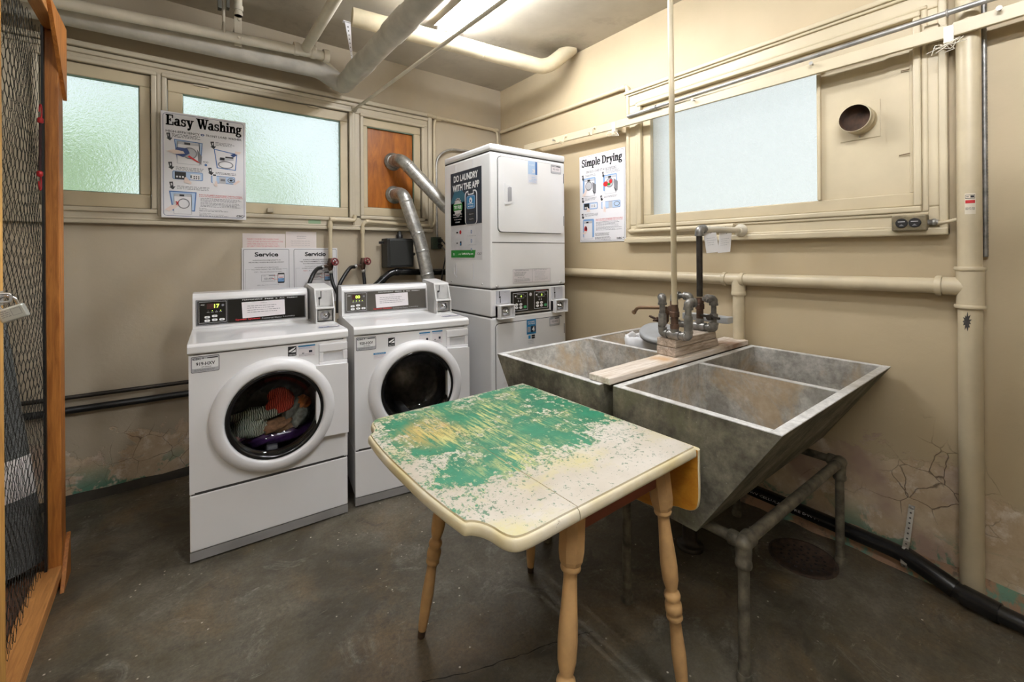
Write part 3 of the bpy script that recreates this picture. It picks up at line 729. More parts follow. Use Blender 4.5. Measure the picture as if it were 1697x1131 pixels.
# ================================================================== RIGHT WALL: rail, rod, pipes
XB = 2.342
t = thing('coat_rail', (XB, 1.4, 2.2), 'long cream board along the right wall above the window', 'board')
a0, a1 = on_x(868, 246, XB), on_x(1016, 208, XB); c1 = on_x(1570, 51, XB); c2 = on_x(1697, 12, XB); c2 = c1+(c2-c1)*2.2
Vx = Vector((.02, 0, 0)); hz = .026
def board(p, q, h): 
    return MB().hexa([(XB, p.y, p.z-h), (XB+.018, p.y, p.z-h), (XB+.018, q.y, q.z-h), (XB, q.y, q.z-h), (XB, p.y, p.z+h), (XB+.018, p.y, p.z+h), (XB+.018, q.y, q.z+h), (XB, q.y, q.z+h)])
for p, q in ((a0, a1), (a1-Vector((0, .012, 0)), c1), (c1-Vector((0, .014, 0)), c2)): board(p, q, hz).build('board', M_TRIM, t, bevel=.003)
b = Pieces()
for y in (2.75, 1.93, .345, -.3): b.each().box(XB+.018, XR+.002, y-.02, y+.02, 2.165, 2.215)
b.build('spacer_block', M_TRIM, t)
b = Pieces()
for px, py in ((920, 233), (1151, 167), (1347, 107), (1657, 17)):
    p = on_x(px, py, XB); b.each().lathe([(.004, 0), (.004, .02), (.008, .021), (.008, .026)], p, (-1, 0, 0), 10)
b.build('peg', M_STEEL, t)
for i, (px, py) in enumerate(((938, 226), (986, 212))):
    p = on_x(px, py, XB); t = thing('coat_hook', tuple(p), ['cream cup hook under the rail nearest the dryer', 'cream cup hook under the rail nearer the window, beside the board joint'][i], 'hook', 'hooks on the coat rail')
    p = p+Vector((.003, 0, 0)); b = MB().tube([p+Vector((.004, 0, 0)), p+Vector((-.02, 0, -.004)), p+Vector((-.03, 0, -.02)), p+Vector((-.03, 0, -.05)), p+Vector((-.045, 0, -.064)), p+Vector((-.062, 0, -.058)), p+Vector((-.068, 0, -.042))], .0042, 8, bend=.012)
    b.build('hook', M_PIPE, t)
    MB().lathe([(.014, 0), (.014, .003), (.006, .006)], p, (-1, 0, 0), 14).build('base_rosette', M_PIPE, t)
t = thing('metal_rod', (2.33, 1.0, 2.25), 'shiny metal conduit rod lying along the top of the coat rail', 'rod')
A, B2 = on_x(1040, 193, 2.330), on_x(1640, -1, 2.330); B2 = A+(B2-A)*1.6
MB().tube([A, B2], .0105, 14).build('rod', M_STEEL, t)
b = Pieces()
for px, py in ((1087, 176), (1570, 22)):
    p = on_x(px, py, 2.330); p = A+(B2-A)*((p.y-A.y)/(B2.y-A.y)); b.each().torus(p, (B2-A), .0135, .003, 18, 6)
b.build('tie_wire', M_STEEL, t)
# frayed cords tied round the rail at its two joints
for i, (px, py, lab) in enumerate(((1017, 210, 'frayed pale cord knotted round the coat rail joint near the hooks'), (1572, 56, 'frayed pale cord knotted round the coat rail joint beside the tall corner pipe'))):
    p = on_x(px, py, XB-.004); R = random.Random(20+i); b = MB()
    b.box(XB-.006, XB+.022, p.y-.014, p.y+.014, p.z-.032, p.z+.03)
    for k in range(9):
        q = p+Vector((-.004, R.uniform(-.02, .02), -.036)); b.tube([q, q+Vector((R.uniform(-.02, .0), R.uniform(-.035, .035), R.uniform(-.03, .012))), q+Vector((R.uniform(-.02, .0), R.uniform(-.06, .06), R.uniform(-.04, .0)))], .0016, 6)
    o = b.build('knotted_cord', M_PIPEW, org=tuple(p)); tag(o, lab, 'cord', 'cords tied round the coat rail')
def pipe_thing(name, pts, r, mat, label, bend=.03, fits=(), fr=1.28, fl=.035, seg=16, cat='pipe', fitname='elbow'):
    t = thing(name, tuple(pts[0]), label, cat); MB().tube(pts, r, seg, bend=bend).build('pipe_run', mat, t)
    if fits:
        b = Pieces()
        for p, d in fits: collar(b.each(), p, d, r*fr, fl)
        b.build(fitname, mat, t)
    return t
# conduit from the corner, down beside the window and along its sill
xc = XR-.022; yv = on_x(1041, 250, xc).y; zt = on_x(1030, 147, xc).z; zb = on_x(1045, 384, xc).z
pipe_thing('painted_conduit', [(xc, 3.29, zt+.01), (xc, yv, zt), (xc, yv, zb), (xc-.006, yv-.05, zb), (xc-.02, yv-.12, zb), (xc-.035, 1.13, zb)], .0135, M_PIPE,
           'cream conduit dropping down the left side of the right wall window', .025, [((xc, yv+.035, zt), (0, 1, 0)), ((xc, yv, zt-.035), (0, 0, 1)), ((xc, yv, zb+.035), (0, 0, 1)), ((xc-.006, yv-.04, zb), (0, 1, 0)), ((xc, 3.26, zt+.01), (0, 1, 0))])
# conduit on the back wall over to the corner, with drops
zc_ = 2.472; yb = YB-.020
t = pipe_thing('painted_conduit', [(1.66, yb-.02, zc_), (2.40, yb, zc_)], .0135, M_PIPE, 'cream conduit along the back wall from the plywood window to the corner', None, [((1.76, yb-.017, zc_), (1, 0, 0)), ((2.38, yb, zc_), (1, 0, 0))])
pipe_thing('painted_conduit', [(1.80, yb, zc_-.004), (1.745, yb, zc_-.01), (1.735, yb, zc_-.06), (1.735, yb, 1.60), (1.72, yb, 1.56), (1.60, yb-.03, 1.556), (1.15, yb-.03, 1.572), (1.118, yb-.03, 1.55), (1.118, yb-.03, 1.30)], .013, M_PIPE,
           'cream pipe running down right of the plywood window then left to the right-hand washer tap', .03, [((1.118, yb-.03, 1.50), (0, 0, 1)), ((1.16, yb-.03, 1.572), (1, 0, 0))], fitname='coupling')
pipe_thing('painted_conduit', [(2.33, yb, zc_-.003), (2.385, yb, zc_-.01), (2.395, yb, zc_-.07), (2.395, yb, 1.0)], .012, M_PIPE, 'cream conduit dropping down the room corner behind the dryer', .03)
pipe_thing('painted_conduit', [(1.062, yb-.03, 1.62), (1.062, yb-.03, 1.578), (.885, yb-.03, 1.578), (.885, yb-.03, 1.28)], .014, M_PIPE,
           'cream water pipe elbowing down to the left-hand washer tap', .03, [((.90, yb-.03, 1.578), (1, 0, 0)), ((.885, yb-.03, 1.535), (0, 0, 1))])
# waste pipe along the right wall with its tee and stack
xp = XR-.045; 
def rx(px, py): return on_x(px, py, xp)
s0, s1 = rx(938, 451), rx(1215, 463); s2 = rx(1590, 475)
t = pipe_thing('waste_pipe', [(xp, 3.2, s0.z+.005), (xp, s0.y, s0.z), (xp, s1.y, s1.z), (xp, .30, s2.z)], .031, M_PIPE, 'horizontal cream waste pipe along the right wall below the window', None, [((xp, s1.y-.05, s1.z), (0, 1, 0)), ((xp, s1.y+.045, s1.z), (0, 1, 0)), ((xp, .335, s2.z), (0, 1, 0))], 1.2, .02)
yd = rx(1224, 500).y; b = MB().cyl((xp, yd, s1.z), (xp, yd, .84), .029); collar(b, (xp, yd, s1.z-.075), (0, 0, 1), .036, .02); b.cyl((xp, yd, s1.z), (xp, yd, s1.z-.08), .034)
b.build('vent_drop', M_PIPE, t)
ys = rx(1607, 400).y; zs = s2.z
t = thing('soil_stack', (xp, ys, 0), 'tall cream vertical pipe at the right with a warning sticker', 'pipe')
b = MB().cyl((xp, ys, -.0), (xp, ys, ZC), .0345, seg=24); b.build('pipe_run', M_PIPE, t)
b = MB(); b.cyl((xp, ys, zs-.075), (xp, ys, zs+.07), .039, seg=24); collar(b, (xp, ys, zs+.07), (0, 0, 1), .0445, .014); collar(b, (xp, ys, zs-.075), (0, 0, 1), .0445, .014); b.cyl((xp, ys, zs), (xp, ys+.075, zs), .036); collar(b, (xp, ys+.085, zs), (0, 1, 0), .040, .018)
b.build('tee_fitting', M_PIPE, t)
# sticker wrapped on the stack
b = MB(); vs = []; a_c = math.atan2(-ys*0-0-ys, -xp)
ctr = math.atan2(0-ys, 0-xp)+.06
def cylpt(a, z, r=.0351): return (xp+r*math.cos(a), ys+r*math.sin(a), z)
def patch(b, a0, a1, z0, z1, r, n=8):
    vs = []
    for i in range(n+1):
        a = a0+(a1-a0)*i/n; vs += [cylpt(a, z0, r), cylpt(a, z1, r)]
    b.add(vs, [(2*i, 2*i+2, 2*i+3, 2*i+1) for i in range(n)], 0, True)
zt_ = rx(1604, 322).z; zb_ = rx(1604, 356).z; h = zt_-zb_
patch(b, ctr-.42, ctr+.42, zb_, zt_, .0349); b.build('sticker', M('sticker_cream', (236, 226, 206), .5), t)
b = MB(); patch(b, ctr-.37, ctr+.37, zb_+h*.52, zb_+h*.67, .0352); b.build('sticker_band', ink('red'), t)
b = MB()
for a0, a1, z0, z1 in ((-.37, .37, .74, .77), (-.37, -.34, .74, .93), (.34, .37, .74, .93), (-.37, .37, .91, .93), (.02, .30, .79, .89), (-.30, -.1, .82, .85)): patch(b, ctr+a0, ctr+a1, zb_+h*z0, zb_+h*z1, .0352)
b.build('sticker_print', ink('black'), t)
vs, fs, tx0, tx1, ty0, ty1 = text_mesh('800-972-7000'); b = MB()
b.add([cylpt(ctr-.35+.70*(p[0]-tx0)/(tx1-tx0), zb_+h*(.20+.13*(p[1]-ty0)/(ty1-ty0)), .0353) for p in vs], fs); b.build('sticker_lettering', ink('black'), t)
# torn patch of dark tar below the tee
b = MB(); R = random.Random(4); c = (ctr-.32, zs-.13); n = 22; vs = [cylpt(c[0]*1, c[1], .0352)]
for i in range(n):
    a = 2*math.pi*i/n; k = (.6 if i % 2 else 1)*R.uniform(.7, 1.1); vs.append(cylpt(c[0]-.55*k*math.cos(a)*.8, c[1]+.036*k*math.sin(a), .0354))
b.add(vs, [(0, i+1, (i+1) % n+1) for i in range(n)]); b.build('tar_patch', M('tar_patch', (58, 54, 52), .6, bump=.3), t)
# armoured cable beside the stack, up to the rail
ya = rx(1629, 250).y
t = thing('flex_conduit', (XR-.012, ya, 1.6), 'thin ribbed metal cable hugging the right side of the tall pipe', 'cable')
b = MB(); z = 1.30
zz = [1.3+i*.006 for i in range(150)]
b.tube([(XR-.014, ya-.002, z) for z in zz], [.0085 if i % 2 else .0070 for i in range(150)], 10); b.tube([(XR-.014, ya-.002, 2.19), (XR-.014, ya-.002, ZC)], .008, 10)
b.build('armour', M_GALV, t)
# twin outlet box on the window sill and its cable
q0, q1 = on_x(1477, 358, 2.375), on_x(1536, 382, 2.375)
t = thing('outlet_box', (2.40, q1.y, q1.z), 'small grey metal outlet box with two black sockets on the window sill', 'outlet')
b = MB().box(2.376, 2.425, q1.y, q0.y, q1.z, q0.z); b.build('metal_box', M('outlet_metal', (150, 138, 112), .45, .5, var=.25, vs=30), t, bevel=.006)
cz = (q0.z+q1.z)/2; w_ = q0.y-q1.y
for k in (.30, .67):
    yc = q0.y-w_*k; b = MB().lathe([(.0195, 0), (.0195, .004), (.0185, .006)], (2.377, yc, cz), (-1, 0, 0), 20); o = b.build('socket', M_BLACK, t)
    MB().box(2.3702, 2.3708, yc-.011, yc+.011, cz+.004, cz+.007).build('slot', ink('lgrey'), o)
    MB().prism([(-.008, -.012), (.008, -.012), (.0, -.004)], (2.3702, yc, cz), (0, 1, 0), (0, 0, 1), (.0004, 0, 0)).build('ground_slot', ink('grey'), o)
MB().lathe([(.004, 0), (.004, .003)], (2.377, q0.y-w_*.485, cz), (-1, 0, 0), 10).build('screw', M_CHROME, t)
b = MB().lathe([(.011, 0), (.011, .012), (.014, .013), (.014, .022), (.009, .024), (.009, .03)], (2.40, q1.y, cz), (0, -1, 0), 14); b.build('connector', M_STEEL, t)
t = thing('outlet_cable', (2.40, q1.y-.03, cz), 'cream armoured cable curving from the outlet box behind the tall pipe', 'cable')
e = on_x(1588, 353, 2.425); P = []
for i in range(41):
    k = i/40; P.append(Vector((2.40+.025*k, q1.y-.028+(e.y-.03-q1.y)*k, cz-.004+(e.z-cz+.004)*(k**1.6)+.0)))
MB().tube(P, [.0082 if i % 2 else .0066 for i in range(41)], 10).build('armour', M_PIPE, t)
# dryer vent thimble on the boarded panel
pc = on_x(1424, 200, XR)
t = thing('vent_collar', (XR, pc.y, pc.z), 'cream vent plate with an open rusty round collar on the boarded window panel', 'vent')
q0, q1 = on_x(1392, 166, XR), on_x(1459, 232, XR)
b = MB().box(XR+.000, XR+.004, q1.y, q0.y, 1.829, 1.992); b.build('plate', M_SASH, t, bevel=.001)
b = MB(); ax = Vector((-1, .10, .05)); o0 = (XR+.004, pc.y-.005, pc.z-.003)
b.lathe([(.058, .07), (.057, .020), (.0001, .019)], o0, ax, 32, 1, True, False)
b.lathe([(.060, 0), (.060, .03), (.062, .032), (.060, .036), (.060, .068), (.062, .070), (.058, .070)], o0, ax, 32, 0, True, False)
b.build('collar', [M_SASH, M('rust_inside', (76, 50, 30), .8, var=.5, vs=25, bump=.4)], t)
b = Pieces()
for a in ((-.055, .0), (.0, -.072), (.068, -.012), (-.002, .072)): b.each().lathe([(.004, 0), (.003, .003)], (XR, pc.y+a[0]*1.0, pc.z+a[1]), (-1, 0, 0), 8)
b.build('screw', M_STEEL, t)
# Simple Drying notice
q0, q1 = on_x(961, 262, XR), on_x(1038, 399, XR)
SD = (q0.y, q1.y, 1.404, 2.050)

# ================================================================== WASHERS (local frame: x along the front, y to the back, z up)
ANG48 = [2*math.pi*i/48 for i in range(48)]
def plate_with_hole(b, cx, cz, r, x0, x1, z0, z1, y, mi=0):
    angs = sorted(ANG48+[math.atan2(z-cz, x-cx) % (2*math.pi) for x in (x0, x1) for z in (z0, z1)])
    vs = []
    for a in angs:
        c, s_ = math.cos(a), math.sin(a)
        k = min([q for q in (((x1-cx)/c if c > 1e-9 else ((x0-cx)/c if c < -1e-9 else 9e9)), ((z1-cz)/s_ if s_ > 1e-9 else ((z0-cz)/s_ if s_ < -1e-9 else 9e9)))])
        vs += [(cx+c*r, y, cz+s_*r), (cx+c*k, y, cz+s_*k)]
    n = len(angs); b.add(vs, [(2*i, 2*((i+1) % n), 2*((i+1) % n)+1, 2*i+1) for i in range(n)], mi)
def coin_slide(t, x0, x1, y, z0, z1):
    """recessed coin drawer: square opening with a round lock"""
    b = MB(); xm, zm = (x0+x1)/2, (z0+z1)/2; r = min(x1-x0, z1-z0)*.36
    b.box(x0+.008, x1-.008, y+.004, y+.02, z0+.008, z1-.008); o = b.build('coin_plate', M_STEEL, t)
    MB().lathe([(r, 0), (r*.98, .004), (r*.62, .006), (r*.58, .016), (r*.40, .018), (r*.36, .024), (r*.18, .024), (r*.16, .012), (0.0001, .012)], (xm, y+.004, zm), (0, -1, 0), 24, caps=False).build('coin_lock', M_CHROME, o)
def washer(loc, rz, label, ident, lit, face, W, extra, laundry):
    t = thing('washing_machine', loc, label, 'washing machine', 'front loading washers', rz, True)
    D, cx, cz, r = .70, .334, .585, .212
    b = MB(); b.box(0.004, .022, .002, D, .298, .900).box(W-.022, W-.004, .002, D, .298, .900).box(.004, W-.004, D-.015, D, .05, .900).box(.022, W-.022, .02, D-.015, .86, .900).box(.022, W-.022, .02, D, .298, .31)
    plate_with_hole(b, cx, cz, r, .004, W-.004, .303, .896, .0)
    b.build('cabinet', M_WHITE, t)
    MB().box(.004, W-.004, 0, D, .05, .291).build('pedestal', M_WHITE, t, bevel=.005)
    MB().box(.010, W-.010, .004, D, .286, .306).build('seam_gasket', M_SEAM, t)
    b = MB().box(.004, W-.004, .001, .04, .008, .047); b.build('toe_strip', M_TOE, t)
    p = Pieces()
    for fx in (.06, W-.06):
        for fy in (.08, D-.08): p.each().cyl((fx, fy, 0), (fx, fy, .05), .018, seg=10)
    p.build('foot', M_BLACK, t)
    # lid with rolled front edge
    prof = [(-.010, .902), (-.014, .910), (-.014, .934), (-.008, .943), (.004, .946), (.60, .946), (.60, .902)]
    b = MB().prism(prof, (0, 0, 0), (0, 1, 0), (0, 0, 1), (W, 0, 0)); b.build('lid', M_WHITE, t, bevel=.006, seg=3)
    # backsplash console leaning a little
    c0, c1 = .002, .545
    b = MB().prism([(.445, .945), (.462, 1.112), (.485, 1.128), (.62, 1.128), (.62, .945)], (c0, 0, 0), (0, 1, 0), (0, 0, 1), (c1-c0, 0, 0)); b.build('console', M_WHITE, t, bevel=.007, seg=3)
    up = Vector((0, .017, .167)).normalized(); O = Vector((c0, .445, .945))
    pw = c1-c0
    b = MB(); q = [O+Vector((.014, 0, 0))+up*.018, O+Vector((pw-.012, 0, 0))+up*.018, O+Vector((pw-.012, 0, 0))+up*.150, O+Vector((.014, 0, 0))+up*.150]
    nrm = Vector((0, -1, .1)).normalized()
    b.hexa([q[0], q[1], q[1]+nrm*.003, q[0]+nrm*.003, q[3], q[2], q[2]+nrm*.003, q[3]+nrm*.003]); b.build('control_panel', face, t)
    P = Print(q[0]+nrm*.0032, (1, 0, 0), up); w_, h_ = pw-.026, .132
    P.frame(.002, .002, w_-.002, h_-.002, .0016, 'lgrey', 1)
    P.frame(.012, .012, .132, h_-.010, .0016, 'lgrey', 1); P.frame(.006, .006, .138, h_-.005, .0010, 'grey', 1)
    P.rect(.046, .084, .100, .112, 'dred', 1); P.text(.078 if lit == '17' else .066, .088, None, .020, lit, 'led', 2, .02)
    P.text(.020, .104, .016, .006, 'ADD', 'white', 2); P.disc(.116, .101, .006, .006, 'grey', 1)
    for i, x in enumerate((.052, .070, .088, .106)): P.disc(x, .074, .0022, .0022, 'led' if (i in (1, 3) or lit != '17') else 'grey', 2, 8); P.rect(x-.006, .066, x+.006, .068, 'lgrey', 2)
    for x, y in ((.048, .042), (.080, .046), (.048, .024), (.080, .026), (.112, .026)):
        P.rrect(x-.012, y-.006, x+.012, y+.006, .0055, 'white', 1); P.rect(x-.004, y-.0015, x+.004, y+.0015, 'grey', 2)
    nx = .205 if lit == '17' else .19
    P.text(.205, .118, .27, .006, 'PERMANENT  PRESS  &  ALL  FABRIC', 'white', 2)
    P.text(.172, .010, .115, .012, 'Speed Queen', 'red', 2, .02); P.text(.294, .011, .10, .008, 'Commercial Washer', 'lgrey', 2); P.text(.40, .012, .06, .008, 'by Alliance' if False else 'Laundry', 'lgrey', 2)
    P.poly([(nx, .022), (nx+.205, .028), (nx+.203, .112), (nx-.004, .108)], 'paperw', 3)
    P.text(nx+.085, .098, .03, .005, 'ATTENTION', 'grey', 4)
    P.lines(nx+.022, .088, .165, 4, .0042, .007, 'grey', 4, 5, .25)
    P.build('panel_print', t)
    # coin box
    k0, k1 = W-.103, W-.004; yF = .262
    b = MB().prism([(yF, .946), (yF, 1.028), (yF+.012, 1.034), (yF+.055, 1.134), (.56, 1.150), (.56, .946)], (k0, 0, 0), (0, 1, 0), (0, 0, 1), (.006, 0, 0))
    b.prism([(yF, .946), (yF, 1.028), (yF+.012, 1.034), (yF+.055, 1.134), (.56, 1.150), (.56, .946)], (k1-.006, 0, 0), (0, 1, 0), (0, 0, 1), (.006, 0, 0))
    b.prism([(yF+.05, 1.128), (yF+.055, 1.136), (.56, 1.152), (.56, 1.144)], (k0, 0, 0), (0, 1, 0), (0, 0, 1), (k1-k0, 0, 0))
    b.box(k0, k1, yF, .5, .946, .952).box(k0, k1, yF+.004, .5, 1.024, 1.033).box(k0, k1, yF+.05, .56, .95, 1.13)
    b.build('coin_box', M('coinbox_grey', (216, 215, 213), .4, var=.03), t, bevel=.002)
    coin_slide(t, k0+.006, k1-.006, yF+.012, .952, 1.024)
    b = MB().hexa([(k0+.010, yF+.046, 1.036), (k1-.010, yF+.046, 1.036), (k1-.010, yF+.052, 1.036), (k0+.010, yF+.052, 1.036), (k0+.010, yF+.046, 1.126), (k1-.010, yF+.046, 1.126), (k1-.010, yF+.052, 1.126), (k0+.010, yF+.052, 1.126)])
    b.build('slot_plate', M('slot_plate_grey', (204, 203, 202), .35), t)
    P = Print((k0+.010, yF+.0455, 1.036), (1, 0, 0), (0, 0, 1))
    P.rect(.012, .006, .016, .040, 'black'); P.rect(.022, .050, .026, .086, 'black'); P.disc(.015, .046, .006, .007, 'black'); P.rect(.015, .044, .026, .052, 'black'); P.text(.040, .078, .016, .004, 'QUARTERS', 'grey', 1)
    P.build('coin_slot', t)
    # door: white ring, dark bezel, glass bowl, hinge tab
    b = MB().lathe([(.262, 0.0), (.262, .020), (.256, .034), (.240, .046), (.215, .050), (.207, .046), (.203, .036), (.203, 0.0)], (cx, .002, cz), (0, -1, 0), 64, caps=False)
    b.build('door_ring', M_WHITE2, t)
    b = MB().prism([(.17, -.150), (W-cx-.006, -.156), (W-cx-.006, .194), (.17, .200)], (cx, .002, cz), (1, 0, 0), (0, 0, 1), (0, -.036, 0))
    b.build('hinge_cover', M_WHITE2, t, bevel=.005, seg=2)
    b = MB().lathe([(.2045, .034), (.200, .040), (.190, .038), (.184, .028), (.184, -.03)], (cx, .002, cz), (0, -1, 0), 64, caps=False); b.build('door_bezel', M_BLACKP, t)
    b = MB().lathe([(.186, .030), (.176, .022), (.165, .006), (.155, -.02), (.140, -.045), (.120, -.060), (.09, -.068), (.0001, -.072)], (cx, .002, cz), (0, -1, 0), 48, caps=False); b.build('door_glass', M_DOORGLASS, t)
    b = MB().lathe([(r, 0), (r*.99, -.02), (r*.985, -.06), (.225, -.07), (.25, -.10), (.25, -.44), (.0001, -.46)], (cx, .003, cz), (0, -1, 0), 48, caps=False)
    o = b.build('drum', M('drum_steel', (150, 148, 146), .3, .8, var=.3, vs=30), t)
    p = Pieces()
    for k in range(3):
        a = .5+k*2.094; p.each().bar((cx+.225*math.cos(a), .12, cz+.225*math.sin(a)), (cx+.225*math.cos(a), .42, cz+.225*math.sin(a)), .05, .05, (math.cos(a), 0, math.sin(a)))
    p.build('drum_paddle', M('paddle_grey', (130, 130, 132), .4), o, bevel=.01)
    # detergent drawer with scooped pull
    d0, d1, e0, e1 = W-.138, W-.004, .768, .884
    b = MB(); f0, f1, g0, g1 = d0+.020, d1-.022, e0+.028, e0+.076; y0 = -.014
    b.box(d0, d1, y0, .004, e0, g0).box(d0, d1, y0, .004, g1, e1).box(d0, f0, y0, .004, g0, g1).box(f1, d1, y0, .004, g0, g1); b.build('detergent_drawer', M_WHITE2, t, bevel=.004)
    b = MB().hexa([(f0, y0+.002, g0), (f1, y0+.002, g0), (f1, .02, g0), (f0, .02, g0), (f0, .004, g1), (f1, .004, g1), (f1, .02, g1), (f0, .02, g1)]); b.build('drawer_pull', M('pull_grey', (198, 197, 198), .4), t)
    # stickers
    P = Print((0, -.0004, 0), (1, 0, 0), (0, 0, 1)); x, z = .012, .820
    P.rrect(x, z, x+.102, z+.070, .006, 'black', 1); P.rrect(x+.0018, z+.0018, x+.1002, z+.0682, .005, 'lgrey', 2); P.rrect(x+.004, z+.018, x+.098, z+.058, .004, 'white', 3)
    P.text(x+.006, z+.055, .030, .009, 'CSC', 'black', 4, .03); P.poly([(x+.040, z+.064), (x+.046, z+.064), (x+.043, z+.056)], 'black', 4); P.rect(x+.058, z+.059, x+.096, z+.063, 'black', 4)
    P.text(x+.018, z+.030, .068, .015, ident, 'black', 4, .02); P.text(x+.036, z+.021, .036, .005, '1-877-264-6622', 'black', 4); P.lines(x+.012, z+.014, .075, 2, .0025, .002, 'grey', 4, 3, .1)
    P.build('machine_tag', t)
    P = Print((0, -.0004, 0), (1, 0, 0), (0, 0, 1)); x, z = .386 if not extra else .178, .842 if not extra else .826
    P.rect(x, z, x+.036, z+.046, 'black', 1); P.rect(x+.002, z+.012, x+.034, z+.044, 'black', 2)
    P.poly([(x+.003, z+.020), (x+.010, z+.020), (x+.030, z+.034), (x+.033, z+.042), (x+.016, z+.034), (x+.004, z+.027)], 'white', 3); P.poly([(x+.012, z+.017), (x+.033, z+.030), (x+.033, z+.017)], 'white', 3); P.text(x+.004, z+.003, .028, .006, 'ENERGY STAR', 'white', 3)
    P.build('energy_label', t)
    def guide(x, z, wd, ht, seed):
        P = Print((0, -.0004, 0), (1, 0, 0), (0, 0, 1)); P.rrect(x, z, x+wd, z+ht, .003, 'paperw', 1); P.rect(x, z+ht-.007, x+wd, z+ht, 'cyan', 2); P.lines(x+.004, z+ht-.010, wd-.010, 2, .002, .0022, 'sky', 3, seed)
        P.rect(x+wd*.62, z+ht*.34, x+wd*.82, z+ht*.52, 'navy', 3); P.poly([(x+wd*.2, z+ht*.36), (x+wd*.36, z+ht*.36), (x+wd*.33, z+ht*.28), (x+wd*.23, z+ht*.28)], 'grey', 3); P.lines(x+.004, z+ht*.26, wd-.008, 3, .0018, .0022, 'grey', 3, seed+1); P.build('guide_label', t)
    if extra: guide(.350, .815, .062, .070, 2); guide(.424, .815, .062, .072, 3); 
    else: guide(.430, .831, .076, .056, 2)
    if extra:
        P = Print((0, -.0004, 0), (1, 0, 0), (0, 0, 1)); P.rect(.100, .790, .165, .799, 'cyan', 2); P.rect(.100, .765, .165, .799, 'paperw', 1); P.text(.108, .7925, .05, .004, 'IMPORTANT', 'white', 3); P.lines(.103, .786, .058, 3, .0022, .003, 'lgrey', 3, 9); P.build('notice_label', t)
    P = Print((W-.115, .10, .9466), (1, 0, 0), (0, 1, 0)); P.rect(0, .0, .10, .055, 'paperw', 1); P.rect(.0, .004, .10, .026, 'dblue', 2); P.lines(.004, .052, .09, 4, .003, .003, 'grey', 3, 4); P.text(.008, .009, .03, .010, 'HE', 'white', 3); P.rect(.05, .008, .092, .020, 'lgrey', 3); P.build('lid_label', t)
    return t
emis('led', (196, 232, 90), 1.6); M('dred', (60, 22, 20), .3); M('paperw', (226, 220, 222), .7, var=.02)
emis('led_amber', (240, 206, 110), 1.4)
w1 = washer((.0408, 2.33, 0), math.radians(-3.66), 'white coin-operated front-load washer filled with colourful laundry, left of the pair', '919-HXV', '17', M_BLACKP, .660, False, True)
w2_ = washer((.737, 2.311, 0), math.radians(-9.1), 'empty white coin-operated front-load washer standing between the full washer and the stacked dryer', '920-HXV', '00', M_DARKGREY, .645, True, False)

# the load seen through the left washer's door: separate garments piled in the drum
def garment(name, c, sz, m, label, seed, cat='garment'):
    R = random.Random(seed); rot = Matrix.Rotation(math.radians(-3.66), 4, 'Z')
    b = MB(); n1, n2 = 40, 26; vs = []; fs = []
    ph = [(R.randint(2, 5), R.uniform(2, 6), R.uniform(0, 6.28), .11) for _ in range(4)]+[(R.randint(6, 11), R.uniform(4, 12), R.uniform(0, 6.28), .055) for _ in range(4)]
    for i in range(n2+1):
        th = math.pi*i/n2
        for j in range(n1):
            a = 2*math.pi*j/n1
            k = 1+sum(g*math.sin(p*a+q*th+o) for p, q, o, g in ph)*math.sin(th)
            vs.append((sz[0]*k*math.sin(th)*math.cos(a), sz[1]*k*math.sin(th)*math.sin(a), sz[2]*k*math.cos(th)))
    for i in range(n2):
        for j in range(n1): A, B_ = i*n1+j, i*n1+(j+1) % n1; fs.append((A, A+n1, B_+n1, B_))
    W0 = Vector((.0408, 2.33, 0))
    o_ = W0+rot@Vector(c)
    b.add([tuple(o_+rot@Vector(v)) for v in vs], fs, 0, True)
    o = b.build(name, m, org=tuple(o_)); tag(o, label, cat, 'laundry in the left washer'); return o
def knit(name, c1, c2, sc=90):
    t = NT(name); wv = t.n('ShaderNodeTexWave'); wv.inputs['Scale'].default_value = sc; wv.inputs['Distortion'].default_value = 4; wv.inputs['Detail'].default_value = 2; t.l(t.pos(), wv.inputs[0])
    t.set(col=t.mix(t.ramp(wv.outputs['Fac'], .4, .6), lin(c1), lin(c2)), rough=.9); t.bump(wv.outputs['Fac'], .5, .004); return t.mat
for a in (('knitted_garment', (.27, 0.130, .555), (.115, .035, .030), knit('knit_green', (74, 88, 70), (226, 234, 214), 34), 'grey-green knitted garment coiled across the middle of the laundry', 1),
          ('knitted_garment', (.235, 0.130, .50), (.075, .035, .055), knit('knit_green2', (90, 108, 84), (236, 242, 222), 44), 'pale green knitted sleeve at the left of the laundry', 2),
          ('red_garment', (.362, 0.120, .605), (.052, .03, .062), knit('knit_red', (176, 30, 22), (255, 110, 84), 40), 'bright red knitted garment at the top of the laundry', 3),
          ('dark_garment', (.31, 0.195, .435), (.17, .08, .055), M('satin_purple', (84, 52, 104), .2, var=.3, vs=30), 'shiny dark purple garment at the bottom of the drum', 4),
          ('brown_garment', (.345, 0.145, .475), (.075, .04, .035), M('brown_cloth', (186, 136, 96), .8, var=.4, vs=40), 'brown folded garment below the green knit', 5),
          ('grey_garment', (.44, 0.155, .525), (.055, .05, .075), M('grey_cloth', (176, 184, 174), .85, var=.4, vs=40), 'grey garment at the right of the laundry beside the door edge', 6),
          ('orange_garment', (.468, 0.135, .575), (.030, .03, .032), M('orange_cloth', (250, 150, 80), .8, var=.3, vs=30), 'small orange cloth at the right edge of the laundry', 7),
          ('black_garment', (.40, 0.215, .66), (.10, .08, .07), M('black_cloth', (64, 64, 70), .8, var=.3, vs=40, bump=.3), 'black garment at the back of the drum above the red one', 8),
          ('pink_garment', (.185, 0.155, .47), (.035, .04, .04), M('pink_cloth', (236, 180, 164), .8, var=.3), 'dusty pink cloth at the left lower edge of the laundry', 9)):
    garment(*a)

